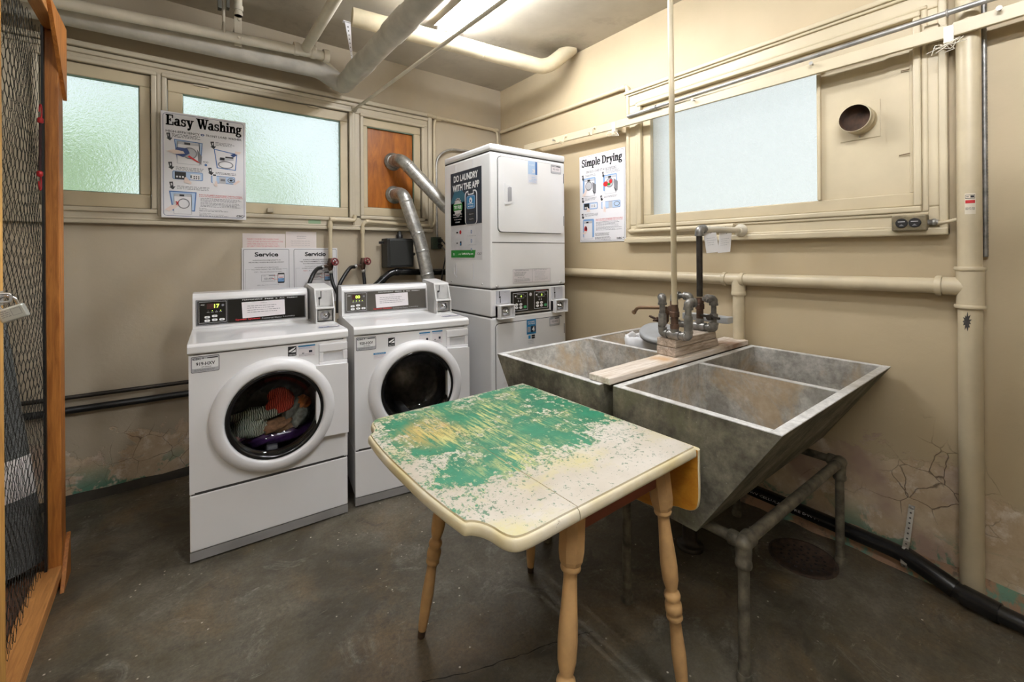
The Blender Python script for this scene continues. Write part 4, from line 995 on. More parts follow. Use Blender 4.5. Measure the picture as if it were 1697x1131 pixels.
# ================================================================== STACKED DRYER
DX0, DX1, DY0, DY1 = 1.590, 2.250, 2.274, 2.872
t = thing('stacked_dryer', (DX0, DY0, 0), 'tall white stacked double dryer in the room corner with an app poster on its side', 'dryer'); dr = t
def front(name, x0, x1, z0, z1, y0, y1, mat, bevel=.006, seg=3): return MB().box(DX0+x0, DX0+x1, DY0+y0, DY0+y1, z0, z1).build(name, mat, t, bevel=bevel, seg=seg)
D = DY1-DY0
front('upper_cabinet', 0, .66, 1.100, 1.978, .0, D, M_WHITE, .012)
front('top_panel', -.002, .662, 1.984, 2.030, -.004, D, M_WHITE, .014)
front('top_seam', .006, .654, 1.974, 1.988, .005, D-.005, M_SEAM, .0)
front('middle_cabinet', .0, .66, .92, 1.092, .004, D, M_WHITE, .008)
front('middle_seam', .006, .654, 1.088, 1.104, .008, D-.008, M_SEAM, .0)
front('lower_cabinet', 0, .66, .03, .913, .0, D, M_WHITE, .012)
front('lower_seam', .006, .654, .910, .922, .006, D-.006, M_SEAM, .0)
front('toe_base', .02, .64, 0, .03, .03, D-.02, M_BLACK, 0)
front('front_seam', .010, .652, 1.394, 1.399, -.0008, .003, M_SEAM, 0)
def rr_plate(name, x0, x1, z0, z1, r, y0, y1, mat, parent, bevel=0):
    pts = []
    for cx, cz, q in ((x1-r, z0+r, -90), (x1-r, z1-r, 0), (x0+r, z1-r, 90), (x0+r, z0+r, 180)):
        for i in range(7): a = math.radians(q+i*15); pts.append((cx+r*math.cos(a), cz+r*math.sin(a)))
    return MB().prism(pts, (DX0, DY0+y1, 0), (1, 0, 0), (0, 0, 1), (0, y0-y1, 0)).build(name, mat, parent, bevel=bevel, seg=2)
def dryer_door(x0, x1, z0, z1, hx, hz):
    rr_plate('door_gap', x0-.004, x1+.004, z0-.004, z1+.004, .030, -.0012, .002, M_SEAM, t)
    d = rr_plate('door', x0, x1, z0, z1, .027, -.012, .0, M_WHITE, t, .004)
    MB().prism([(0, -.07), (.05, -.062), (.062, -.05), (.062, .05), (.05, .062), (0, .07)], (DX0+hx, DY0-.0122, hz), (1, 0, 0), (0, 0, 1), (0, -.005, 0)).build('door_handle', M_WHITE2, d, bevel=.002)
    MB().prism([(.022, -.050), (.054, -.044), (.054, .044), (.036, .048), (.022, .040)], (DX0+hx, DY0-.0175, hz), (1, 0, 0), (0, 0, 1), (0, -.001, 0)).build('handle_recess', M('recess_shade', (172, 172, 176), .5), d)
    p = Pieces()
    for z in (z0+.09, z1-.09): p.each().box(DX0+x1+.0005, DX0+x1+.0075, DY0-.010, DY0+.001, z-.035, z+.035)
    p.build('hinge', M('hinge_dark', (96, 96, 98), .4, .6), d); return d
dryer_door(.056, .630, 1.466, 1.952, .102, 1.712)
dryer_door(.032, .628, .30, .872, .080, .56)
# control strip with two coin boxes
MB().box(DX0+.158, DX0+.492, DY0-.004, DY0+.006, .934, 1.074).build('control_panel', M_BLACKP, t, bevel=.002)
P = Print((DX0+.158, DY0-.0042, .934), (1, 0, 0), (0, 0, 1))
for ox in (.012, .196):
    P.frame(ox, .010, ox+.126, .128, .003, 'lgrey', 1); P.frame(ox+.034, .090, ox+.094, .118, .002, 'lgrey', 1); P.rect(ox+.044, .095, ox+.086, .113, 'dgreen', 1); P.text(ox+.064, .097, None, .014, '4' if ox < .1 else '5', 'led', 2, .03)
    P.disc(ox+.022, .106, .006, .005, 'white', 1); P.disc(ox+.106, .104, .004, .004, 'grey', 1)
    for k in (.046, .064): P.disc(ox+k, .078, .0025, .0025, 'white', 1, 8); P.rect(ox+k-.005, .068, ox+k+.005, .073, 'lgrey', 1)
    for x, y in ((.030, .050), (.066, .050), (.030, .030), (.066, .030)): P.disc(ox+x, y, .013, .009, 'white', 1); P.rect(ox+x-.004, y-.001, ox+x+.004, y+.001, 'grey', 2)
    P.rrect(ox+.090, .022, ox+.116, .040, .006, 'lgreen', 1)
P.disc(.164, .112, .012, .012, 'lgrey', 1); P.disc(.164, .112, .008, .008, 'white', 2); P.rect(.158, .111, .170, .113, 'grey', 3)
P.text(.212, .131, .10, .006, 'Speed Queen', 'red', 1)
M('dgreen', (20, 34, 18), .3); M('lgreen', (70, 168, 110), .4); M('pulls', (200, 200, 200), .4)
P.build('panel_print', t)
def dryer_coin(x0, x1, zc):
    p = MB().box(DX0+x0-.004, DX0+x0+.086 if False else DX0+x1+.004, DY0-.004, DY0+.01, 1.0, 1.086).build('coin_slot_plate', M('slot_plate_pale', (206, 206, 214), .3), t, bevel=.002)
    P = Print((DX0+x0, DY0-.0042, 1.0), (1, 0, 0), (0, 0, 1)); P.rect(.014, .052, .019, .082, 'black'); P.rect(.020, .006, .025, .036, 'black'); P.disc(.020, .044, .007, .007, 'black'); P.text(.052, .070, .018, .004, 'COINS', 'grey'); P.build('coin_slot', p)
    b = MB(); X0, X1, Z0, Z1, yf = DX0+x0-.010, DX0+x1+.010, .906, .996, DY0-.052
    b.box(X0, X1, yf, DY0+.004, Z0, Z0+.007).box(X0, X1, yf, DY0+.004, Z1-.007, Z1).box(X0, X0+.007, yf, DY0+.004, Z0+.007, Z1-.007).box(X1-.007, X1, yf, DY0+.004, Z0+.007, Z1-.007).box(X0, X1, yf+.03, DY0+.004, Z0+.004, Z1-.004)
    b.build('coin_box', M_WHITE2, t, bevel=.002); coin_slide(t, X0+.014, X1-.014, yf+.022, Z0+.008, Z1-.008)
dryer_coin(.044, .142, 0); dryer_coin(.526, .622, 0)
p = Pieces()
for x in (.045, .605): p.each().lathe([(.010, 0), (.010, .003), (.006, .006)], (DX0+x, DY0-.0005, 1.112), (0, -1, 0), 12)
for y in (.10, .50): p.each().lathe([(.006, 0), (.004, .004)], (DX0-.0005, DY0+y, 1.125), (-1, 0, 0), 10)
p.build('screw', M_STEEL, t)
P = Print((DX0, DY0-.0004, 0), (1, 0, 0), (0, 0, 1)); x, z, w_, h_ = .174, 1.127, .334, .092
P.rect(x, z, x+w_, z+h_, 'paperw', 1); P.frame(x, z, x+w_, z+h_, .0015, 'grey', 2); P.rect(x+w_*.5, z, x+w_*.503, z+h_, 'grey', 2)
P.text(x+.015, z+h_-.012, .12, .006, 'OPERATING INSTRUCTIONS - DRYER', 'grey', 2); P.text(x+.182, z+h_-.012, .12, .006, 'INSTRUCCIONES PARA USO', 'grey', 2)
P.lines(x+.012, z+h_-.020, .11, 4, .0035, .004, 'grey', 2, 3); P.text(x+.04, z+.034, .06, .005, 'DRYING TIME', 'grey', 2); P.lines(x+.012, z+.028, .14, 3, .0035, .004, 'grey', 2, 4); P.lines(x+.19, z+h_-.020, .12, 8, .0035, .0045, 'lgrey', 2, 5)
P.build('instruction_label', t)
def id_label(x, z, txt, y=-.0126):
    P = Print((DX0, DY0+y, 0), (1, 0, 0), (0, 0, 1)); P.rrect(x, z, x+.098, z+.060, .006, 'grey', 1); P.rrect(x+.002, z+.002, x+.096, z+.058, .005, 'lgrey', 2); P.rrect(x+.006, z+.014, x+.092, z+.046, .004, 'paperw', 3); P.text(x+.02, z+.024, .058, .013, txt, 'grey', 4, .01); P.rect(x+.052, z+.049, x+.088, z+.054, 'black', 3); P.text(x+.010, z+.047, .022, .008, 'CSC', 'black', 3); P.build('machine_tag', t)
id_label(.510, 1.888, '921-HXV'); id_label(.486, .812, '922-HXV')
P = Print((DX0, DY0-.0126, 0), (1, 0, 0), (0, 0, 1)); x, z = .300, 1.80
P.rect(x, z, x+.082, z+.155, 'paperp', 1); P.rect(x, z+.060, x+.082, z+.150, 'pale', 2); P.rect(x+.064, z+.062, x+.081, z+.150, 'blue', 3); P.text(x+.012, z+.120, .045, .010, 'DO LAUNDRY', 'white', 3); P.text(x+.035, z+.072, .026, .026, '3', 'paperw', 4, .03); P.lines(x+.030, z+.045, .045, 2, .008, .006, 'pale', 3, 2); P.lines(x+.008, z+.020, .06, 2, .004, .004, 'pale', 3, 3)
M('paperp', (230, 230, 238), .5)
P.build('app_sticker', t)
x, z = .279, .700; P = Print((DX0, DY0-.0126, 0), (1, 0, 0), (0, 0, 1))
P.rect(x, z+.078, x+.082, z+.178, 'cyan', 1); P.text(x+.010, z+.156, .062, .010, 'DO LAUNDRY', 'white', 2, .03); P.text(x+.010, z+.143, .062, .009, 'WITH THE APP', 'white', 2, .03); P.rect(x+.036, z+.090, x+.078, z+.132, 'navy', 2); P.text(x+.046, z+.094, .022, .034, '4', 'white', 3, .03); P.rect(x+.006, z+.092, x+.032, z+.128, 'lgrey', 2); P.lines(x+.009, z+.122, .02, 4, .004, .004, 'grey', 3, 1)
P.rect(x+.014, z+.048, x+.034, z+.070, 'cyan', 1); P.rect(x+.042, z+.060, x+.072, z+.071, 'black', 1); P.rect(x+.042, z+.046, x+.072, z+.057, 'black', 1); P.lines(x+.012, z+.036, .06, 3, .004, .006, 'lgrey', 1, 6)
P.build('app_sticker', t)
# pressed ribs on the side sheet
p = Pieces()
for y in (.205, .43): 
    for z0, z1 in ((1.15, 1.26), (1.91, 1.955)): p.each().box(DX0-.0012, DX0+.002, DY0+y, DY0+y+.006, z0, z1)
p.build('pressed_rib', M_GREYW, t)
MB().torus((DX0, DY0+.42, 1.205), (1, 0, 0), .045, .0018, 24, 6, 0, 1.57, 4.71).build('pressed_rib', M_GREYW, t)
# app poster on the left side (u runs from the back edge to the front edge)
PO = Vector((DX0-.0006, DY0+.500, 1.284)); P = Print(PO, (0, -1, 0), (0, 0, 1), .0006); w_, h_ = .402, .617
P.rect(0, 0, w_, h_, 'paperg', 1); z0 = .242
M('paperg', (214, 212, 214), .5)
P.rect(0, z0, w_, h_, 'navy', 2); P.poly([(0, z0), (.20, z0), (.20, z0+.21), (.14, z0+.25), (.06, z0+.25), (0, z0+.17)], 'teal', 3); P.rect(.0, z0, .20, z0+.16, 'teal', 3)
P.text(.045, .548, .315, .047, 'DO LAUNDRY', 'white', 4, .035); P.text(.030, .482, .345, .047, 'WITH THE APP', 'white', 4, .035)
P.rrect(.195, z0-.001, .350, .470, .03, 'white', 4); P.rrect(.205, z0, .340, .461, .024, 'navy', 5); P.rrect(.235, .440, .310, .468, .010, 'white', 6); P.rrect(.243, .448, .302, .470, .008, 'navy', 7)
P.rrect(.220, .345, .325, .435, .015, 'sky', 6); P.rrect(.228, .352, .317, .428, .012, 'cyan', 7); P.disc(.272, .402, .020, .020, 'white', 8); P.poly([(.262, .412), (.280, .398), (.268, .388)], 'dblue', 9); P.text(.238, .372, .070, .012, 'CSCPay', 'white', 8, .03); P.text(.240, .357, .066, .010, 'MOBILE', 'white', 8, .02)
for y in (.296, .262): P.rrect(.232, y, .316, y+.026, .004, 'black', 6); P.text(.250, y+.008, .055, .010, 'App Store' if y > .28 else 'Google Play', 'lgrey', 7)
P.disc(.100, .370, .050, .060, 'paperw', 4); 
for k in range(16): a = k*math.pi/8; P.disc(.100+.048*math.cos(a), .370+.058*math.sin(a), .009, .009, 'paperw', 4, 8)
P.rect(.040, .348, .160, .392, 'green', 5); P.text(.050, .358, .10, .024, 'TRY FREE', 'white', 6, .03); P.lines(.068, .408, .06, 2, .004, .004, 'lgrey', 5, 4); P.lines(.068, .338, .06, 2, .004, .004, 'lgrey', 5, 5)
P.text(.035, z0+.072, .12, .011, 'The FIRST LOAD IS ON US', 'white', 4, .02); P.text(.035, z0+.054, .125, .010, 'when you add $10 or more', 'white', 4); P.text(.045, z0+.036, .10, .010, 'to your mobile', 'white', 4); P.text(.065, z0+.018, .06, .010, 'account', 'white', 4)
P.rect(.074, .186, .100, .196, 'black', 2); P.disc(.130, .192, .014, .014, 'red', 2); P.rect(.074, .112, .096, .120, 'black', 2); P.rect(.122, .098, .144, .128, 'navy', 2); P.rect(.126, .102, .140, .116, 'cyan', 3)
P.text(.055, .064, .095, .007, 'Pay from your phone', 'grey', 2); P.text(.055, .050, .10, .007, 'credit, debit or wallet', 'grey', 2); P.text(.055, .036, .10, .007, 'No coins or cards', 'grey', 2)
for k, s_ in enumerate(('Download the app', 'Load funds on your account', 'Scan, select machine and start')):
    y = .190-k*.062; P.disc(.272, y, .009, .013, 'blue', 2); P.disc(.272, y, .005, .008, 'lgrey', 3); P.text(.225, y-.032, .105, .009, s_, 'grey', 2)
P.poly([(0, .026-.012), (.310, .014), (.325, .066), (0, .066)], 'green', 2); P.text(.030, .030, .02, .016, 'to', 'white', 3); P.text(.105, .032, .03, .014, 'or visit', 'white', 3); P.text(.145, .030, .15, .018, 'GetMyPayMobile.com' if False else 'GetMobilePay.com', 'white', 3, .02); P.text(.345, .034, .045, .014, 'CSC', 'black', 2, .02); P.poly([(.392, .048), (.398, .048), (.394, .034)], 'black', 2)
P.build('app_poster', t, label='navy and white poster reading DO LAUNDRY WITH THE APP')

# ================================================================== STORAGE CAGE at the left
CX0, CX1 = -.407, -.365
t = thing('storage_cage', (-.386, 2.5, 0), 'wooden framed chicken wire storage cage at the left edge of the room', 'cage')
MB().box(CX0, CX1, 2.50, 2.585, 0, 2.235).build('post', M_FIR, t, bevel=.003)
MB().box(CX0, CX1, 1.68, 1.768, 0, 2.30).build('post', M_FIRL, t, bevel=.003)
b = MB().hexa([(CX0, 1.0, 2.235), (CX1, 1.0, 2.235), (CX1, 2.585, 2.235), (CX0, 2.585, 2.235), (CX0, 1.0, 2.275), (CX1, 1.0, 2.275), (CX1, 2.585, 2.275), (CX0, 2.585, 2.275)]); b.build('top_rail', M_FIRY, t, bevel=.003)
MB().box(CX0-.03, CX1, 1.40, 2.50, .048, .088).build('bottom_rail', M_FIRY, t, bevel=.003)
MB().box(CX0-.03, CX1-.01, 1.40, 2.50, 0, .046).build('sill_plate', M_FIRY, t, bevel=.003)
MB().prism([(2.59, 2.28), (2.28, 2.28), (2.59, 1.98)], (CX1, 0, 0), (0, 1, 0), (0, 0, 1), (.012, 0, 0)).build('gusset_plate', M_FIR, t, bevel=.001)
MB().prism([(2.60, .0), (2.45, .0), (2.575, .15), (2.60, .17)], (CX1, 0, 0), (0, 1, 0), (0, 0, 1), (.012, 0, 0)).build('gusset_plate', M_FIR, t, bevel=.001)
MB().box(CX1, CX1+.03, 1.69, 1.83, 0, .05).build('corner_block', M_FIRL, t, bevel=.002)
MB().box(CX0-.004, CX0+.004, 2.480, 2.502, .088, 2.24).build('edging_strip', M_BLACK, t)
# hexagonal wire netting, two sheets, pulled a little out of true
R = random.Random(9); b = MB()
def wire(b, p, q, r):
    p, q = vec(p), vec(q); d = q-p
    if d.length < 1e-6: return
    d.normalize(); u = d.cross(Vector((1, 0, .01))).normalized(); w_ = d.cross(u); vs = []
    for e in (p, q):
        for k in range(3): a = 2.094*k; vs.append(e+(u*math.cos(a)+w_*math.sin(a))*r)
    b.add(vs, [(0, 1, 4, 3), (1, 2, 5, 4), (2, 0, 3, 5)], 0, True)
M_WIRE = M('wire_dark', (52, 52, 48), .5, .6)
def netting(b, x, oy, oz, cw, ch, y0, y1, z0, z1, amp):
    def wob(y, z, k): return Vector((x+.006*math.sin(7*y+3*z+k), y+amp*(math.sin(9*z+2.2*k)+.7*math.sin(23*z+11*y+k))+R.uniform(-.003, .003), z+amp*.8*math.sin(13*y+5*z+k)+R.uniform(-.003, .003)))
    pts = {}
    ny, nz = int((y1-y0)/cw)+2, int((z1-z0)/ch)+2
    def pt(i, j, s):   # s: 0 lower end of the twisted upright, 1 upper end
        k = (i, j, s)
        if k not in pts: pts[k] = wob(y0+oy+(i+(.5 if j % 2 else 0))*cw, z0+oz+j*ch+(-.22*ch if s == 0 else .22*ch), x*900)
        return pts[k]
    def ok(p): return y0 < p.y < y1 and z0 < p.z < z1
    for j in range(nz):
        for i in range(-1, ny):
            a, c = pt(i, j, 0), pt(i, j, 1)
            if ok(a) and ok(c): wire(b, a, c, .0011)
            for di in ((-1, 0) if j % 2 == 0 else (0, 1)):
                e = pt(i+di, j+1, 0)
                if ok(c) and ok(e): wire(b, c, e, .0008)
netting(b, CX0-.004, 0, 0, .046, .036, 1.768, 2.495, .088, 2.235, .010)
netting(b, CX0-.012, .019, .014, .046, .036, 1.768, 2.495, .088, 2.235, .012)
b.build('wire_netting', M_WIRE, t)
# padlock on the near post
pl = on_y(22, 519, 1.725); t = thing('padlock', tuple(pl), 'silver padlock with steel shackle hanging on the cage post', 'padlock')
e1, e3 = Vector((math.cos(.36), 0, math.sin(.36))), Vector((-math.sin(.36), 0, math.cos(.36))); e2 = Vector((0, 1, 0))
def LP(a, c, d): return tuple(pl+e1*a+e2*c+e3*d)
hw, hh = .026, .0185
MB().hexa([LP(-hw, -.011, -hh), LP(hw, -.011, -hh), LP(hw, .011, -hh), LP(-hw, .011, -hh), LP(-hw, -.011, hh), LP(hw, -.011, hh), LP(hw, .011, hh), LP(-hw, .011, hh)]).build('lock_body', M('padlock_body', (206, 208, 200), .35, .6, var=.15), t, bevel=.004)
P = Print(pl-e1*hw-e3*hh-e2*.0113, e1, e3); P.lines(.006, .030, .018, 4, .002, .003, 'grey', 1, 2); P.frame(.026, .012, .044, .030, .0008, 'grey', 1); P.build('engraving', t)
sp = [(-.017, .016), (-.017, .030)]+[(-.017*math.cos(a), .030+.018*math.sin(a)) for a in [math.pi*i/8 for i in range(1, 8)]]+[(.017, .030), (.017, .016)]
MB().tube([LP(a, 0, d) for a, d in sp], .0036, 10).build('shackle', M_CHROME, t)
t = thing('hasp', (CX1, 1.72, pl.z+.04), 'steel hasp on the cage post that the padlock hangs from', 'hasp')
MB().box(CX1-.001, CX1+.003, 1.70, 1.755, pl.z+.020, pl.z+.058).build('plate', M_STEEL, t, bevel=.001)
MB().tube([(CX1+.002, 1.722, pl.z+.052), (CX1+.022, 1.722, pl.z+.052), (CX1+.022, 1.722, pl.z+.030), (CX1+.002, 1.722, pl.z+.030)], .003, 8, bend=.008).build('staple', M_STEEL, t)
# bungee cord with red hooks
pa, pb = on_x(67, 200, CX0+.008), on_x(66, 288, CX0+.008)
t = thing('bungee_cord', tuple(pb), 'red and black bungee cord hooked upright on the cage netting beside the far post', 'bungee cord')
MB().tube([pa, pb], .0042, 10).build('elastic', M('bungee_weave', (60, 22, 26), .7, var=.5, vs=80), t)
for p, s_ in ((pa, 1), (pb, -1)):
    MB().lathe([(.005, -.010), (.009, -.007), (.009, .007), (.005, .012)], p, (0, 0, s_), 12).build('hook_collar', M_RED, t)
    MB().tube([p+Vector((0, -.016, .03*s_)), p+Vector((0, -.014, .05*s_)), p+Vector((.0, .004, .066*s_)), p+Vector((0, .022, .05*s_)), p+Vector((0, .020, .02*s_)), p+Vector((0, .004, .004*s_))], .0024, 8, bend=.014).build('wire_hook', M_RED, t)
# rolled carpet, blue mat and the brown board inside the cage
t = thing('carpet_roll', (-.60, 2.62, .03), 'charcoal grey carpet roll with a white paper band leaning inside the cage', 'carpet')
ca, cb = Vector((-.545, 2.62, .060)), Vector((-.745, 2.90, 1.32)); d = (cb-ca).normalized()
def carpet_mat():
    t = NT('carpet_charcoal'); t.set(col=t.mix(t.ramp(t.noise(220, 4, .8), .35, .7), lin((66, 68, 68)), lin((136, 138, 136))), rough=.95, spec=.1); t.bump(t.noise(180, 4), .6, .006); return t.mat
b = MB().lathe([(.120, 0), (.122, .01), (.120, (cb-ca).length)], ca, d, 28); b.build('roll', carpet_mat(), t)
MB().lathe([(.1212, .27), (.1225, .272), (.1225, .428), (.1212, .43)], ca, d, 28, caps=False).build('paper_band', M_PAPER, t)
t = thing('blue_mat', (-.66, 2.34, .03), 'rolled blue mat standing inside the cage beside the carpet roll', 'mat')
MB().lathe([(.045, 0), (.048, .02), (.046, .75)], (-.615, 2.36, .028), (-.05, .05, 1), 18).build('roll', M_BLUE, t)
o = MB().box(-1.0, -.445, 1.80, 2.75, 0, .026).build('floor_board', M_HARDB, org=(-.7, 2.3, 0)); tag(o, 'brown hardboard sheet lying on the cage floor under the carpet roll', 'board')

# ================================================================== BACK WALL: signs, taps, hoses, ducts
x0, x1, z0, z1 = -.060, .367, 1.553, 2.180
t = thing('washing_sign', (.15, YB-.055, z0), 'white EASY WASHING instruction sign propped against the middle window', 'sign')
MB().box(x0, x1, YB-.055, YB-.051, z0, z1).build('sign_board', M_SIGN, t, bevel=.0015)
W_, H_ = x1-x0, z1-z0; P = Print((x0, YB-.0552, z0), (1, 0, 0), (0, 0, 1)); U = lambda u: u*W_; V = lambda v: (1-v)*H_
def border(P, W_, H_, k, r=.018, inset=.010, t_=.0022): P.rrect(inset, inset, W_-inset, H_-inset, r, k, 1); P.rrect(inset+t_, inset+t_, W_-inset-t_, H_-inset-t_, r-t_, 'signw', 2)
M('signw', (226, 224, 226), .35, var=.02)
def R4(x0, y0, x1, y1): return [[(x0, y0), (x1, y0), (x1, y1), (x0, y1)]]
def ARC(cx, cy, rx, ry, th, tv, a0, a1, n=14):
    out = []
    for i in range(n):
        p, q = math.radians(a0+(a1-a0)*i/n), math.radians(a0+(a1-a0)*(i+1)/n)
        out.append([(cx+rx*math.cos(p), cy+ry*math.sin(p)), (cx+rx*math.cos(q), cy+ry*math.sin(q)), (cx+(rx-th)*math.cos(q), cy+(ry-tv)*math.sin(q)), (cx+(rx-th)*math.cos(p), cy+(ry-tv)*math.sin(p))])
    return out
def DOT(cx, cy, r): return [[(cx+r*math.cos(k*math.pi/8), cy+r*math.sin(k*math.pi/8)) for k in range(16)]]
def STEM(x, y1=.68, y0=0.0): return R4(x, y0, x+.19, y1)
def ARCH(x): return ARC(x, .42, .24, .27, .19, .09, 0, 180)+R4(x+.05, 0, x+.24, .43)+R4(x-.02, 0, x+.32, .07)
SERIF = {  # bold roman letters as strokes with slab feet: (polygons, advance)
 'E': (R4(.10, 0, .30, 1)+R4(0, .92, .72, 1)+R4(0, 0, .76, .08)+R4(.28, .46, .5, .54)+R4(.64, .70, .72, .94)+R4(.68, .06, .76, .32)+R4(.43, .36, .5, .64), .84),
 'a': (ARC(.27, .20, .27, .21, .19, .07, 0, 360, 20)+R4(.36, .04, .55, .48)+ARC(.31, .46, .24, .23, .18, .07, 0, 165)+R4(.40, 0, .66, .08), .70),
 's': (ARC(.27, .50, .25, .19, .14, .08, 25, 262)+ARC(.27, .19, .26, .20, .15, .08, -150, 85)+R4(.43, .44, .49, .66)+R4(.02, .02, .08, .24), .58),
 'y': ([[(.04, .68), (.27, .68), (.47, .06), (.34, -.06)], [(.58, .68), (.67, .68), (.38, -.24), (.28, -.22)]]+DOT(.22, -.22, .10)+R4(-.03, .61, .36, .68)+R4(.47, .61, .77, .68), .76),
 'W': ([[(.05, 1), (.29, 1), (.50, 0), (.36, 0)], [(.40, 0), (.49, 0), (.70, .96), (.61, .96)], [(.50, 1), (.74, 1), (.95, 0), (.81, 0)], [(.86, 0), (.95, 0), (1.17, 1), (1.07, 1)]]+R4(-.05, .93, .40, 1)+R4(.44, .93, .84, 1)+R4(.95, .93, 1.28, 1), 1.24),
 'h': (STEM(.08, 1.02)+R4(0, .94, .2, 1.02)+R4(0, 0, .34, .07)+ARCH(.42), .76), 'n': (STEM(.08)+R4(0, .60, .2, .68)+R4(0, 0, .34, .07)+ARCH(.42), .76),
 'i': (STEM(.08)+R4(0, .60, .2, .68)+R4(0, 0, .35, .07)+DOT(.175, .88, .115), .38), 'l': (STEM(.08, 1.02)+R4(0, .94, .2, 1.02)+R4(0, 0, .35, .07), .38),
 'm': (STEM(.08)+R4(0, .60, .2, .68)+R4(0, 0, .34, .07)+ARCH(.42)+ARCH(.80), 1.14),
 'g': (ARC(.30, .44, .27, .24, .17, .07, 0, 360, 20)+R4(.46, .60, .68, .68)+ARC(.31, -.16, .32, .18, .15, .07, 0, 360, 20)+[[(.08, .24), (.22, .22), (.22, .08), (.5, .04), (.5, -.04), (.06, .02)]], .68),
 'S': (ARC(.35, .73, .33, .28, .18, .09, 25, 262)+ARC(.35, .27, .35, .29, .19, .09, -150, 85)+R4(.57, .66, .65, .98)+R4(.01, .02, .09, .36), .76),
 'p': (STEM(.08, .68, -.30)+R4(0, .60, .2, .68)+R4(0, -.30, .36, -.23)+ARC(.36, .34, .34, .35, .19, .08, -120, 120), .76),
 'e': (ARC(.33, .33, .33, .36, .20, .08, 5, 325, 20)+R4(.14, .32, .64, .39), .70), 'D': (R4(.10, 0, .30, 1)+ARC(.34, .5, .54, .5, .21, .08, -90, 90)+R4(0, 0, .4, .08)+R4(0, .92, .4, 1), .94),
 'r': (STEM(.08)+R4(0, .60, .2, .68)+R4(0, 0, .37, .07)+DOT(.46, .57, .105)+[[(.25, .42), (.30, .62), (.46, .68), (.48, .58)]], .58), ' ': ([], .34)}
def serif_title(P, a, b0, w_, h, words, k, L):
    """heavy roman title; the box runs from the descenders to the capitals"""
    tot = sum(SERIF[c][1] for c in words); sx = w_/tot; sy = h/1.36; x = 0
    for c in words:
        for ox, oy in ((0, 0), (.05, 0), (0, .035), (.05, .035)):
            for poly in SERIF[c][0]: P.poly([(a+(x+p[0]+ox)*sx, b0+(p[1]+oy+.34)*sy) for p in poly], k, L)
        x += SERIF[c][1]
border(P, W_, H_, 'dblue')
serif_title(P, U(.055), V(.162), U(.89), H_*.132, 'Easy Washing', 'black', 3)
P.text(U(.055), V(.196), U(.38), H_*.022, 'HIGH-EFFICIENCY', 'black', 3, .015); P.disc(U(.468), V(.185), U(.022), H_*.011, 'dblue', 3); P.rect(U(.46), V(.188), U(.478), V(.183), 'signw', 4); P.text(U(.51), V(.196), U(.435), H_*.022, 'FRONT LOAD WASHER', 'black', 3, .015)
def badge(P, u, v, n, s=1.0):
    x, y = U(u), V(v); P.poly([(x, y), (x+.018*s, y+.003*s), (x+.020*s, y-.026*s), (x+.006*s, y-.030*s)], 'black', 3); P.poly([(x, y-.030*s), (x+.030*s, y-.024*s), (x+.018*s, y-.044*s)], 'black', 3); P.text(x+.007*s, y-.020*s, None, .014*s, n, 'signw', 4, .03)
def mini_machine(P, a, b0, w_, h, door_open=True, dry=False):
    P.rect(a, b0, a+w_, b0+h, 'lgrey', 4); P.rect(a+w_*.03, b0+h*.02, a+w_*.97, b0+h*.98, 'signw', 5); P.rect(a+w_*.02, b0+h*.86, a+w_*.98, b0+h*.97, 'lgrey', 6); P.rect(a+w_*.32, b0+h*.87, a+w_*.58, b0+h*.96, 'black', 7)
for u, v, n in ((.060, .205, '1'), (.560, .240, '2'), (.078, .478, '3'), (.530, .500, '4'), (.088, .665, '5')): badge(P, u, v, n)
P.lines(U(.12), V(.205), U(.33), 3, .0046, .0032, 'black', 3, 1, .15); P.lines(U(.62), V(.238), U(.25), 3, .0046, .0032, 'grey', 3, 2, .2); P.lines(U(.16), V(.515), U(.33), 3, .0046, .0032, 'grey', 3, 3, .15); P.lines(U(.62), V(.535), U(.26), 2, .0046, .0032, 'black', 3, 4, .15); P.lines(U(.175), V(.695), U(.40), 3, .0046, .0032, 'grey', 3, 5, .12)
P.poly([(U(.145), V(.255)), (U(.47), V(.265)), (U(.45), V(.455)), (U(.175), V(.455))], 'blue', 3); P.poly([(U(.155), V(.262)), (U(.46), V(.272)), (U(.44), V(.447)), (U(.185), V(.447))], 'pale', 4)
a, b0, w_, h = U(.175), V(.485), U(.26), H_*.215; mini_machine(P, a, b0, w_, h); P.ring(a+w_*.55, b0+h*.50, w_*.33, h*.26, .006, 'grey', 8); P.disc(a+w_*.55, b0+h*.50, w_*.29, h*.22, 'lgrey', 8)
P.poly([(a-.02, b0+h*.42), (a, b0+h*.72), (a+.05, b0+h*.70), (a+.062, b0+h*.50), (a+.03, b0+h*.30)], 'dblue', 9); P.poly([(a-.05, b0+h*.50), (a-.015, b0+h*.60), (a+.03, b0+h*.56), (a+.038, b0+h*.46), (a-.01, b0+h*.40)], 'skin', 10); P.poly([(a+.05, b0+h*.34), (a+.10, b0+h*.12), (a+.115, b0+h*.10), (a+.06, b0+h*.40)], 'red', 10)
P.poly([(a+w_*.88, b0+h*.72), (a+w_*1.10, b0+h*.40), (a+w_*1.06, b0+h*.02), (a+w_*.92, b0+h*.20)], 'grey', 8); P.text(U(.475), V(.455), U(.06), .010, 'POD', 'black', 3); P.disc(U(.505), V(.475), .007, .007, 'blue', 3)
P.poly([(U(.60), V(.305)), (U(.89), V(.335)), (U(.87), V(.505)), (U(.635), V(.495))], 'blue', 3); P.poly([(U(.612), V(.315)), (U(.878), V(.343)), (U(.86), V(.497)), (U(.647), V(.487))], 'signw', 4)
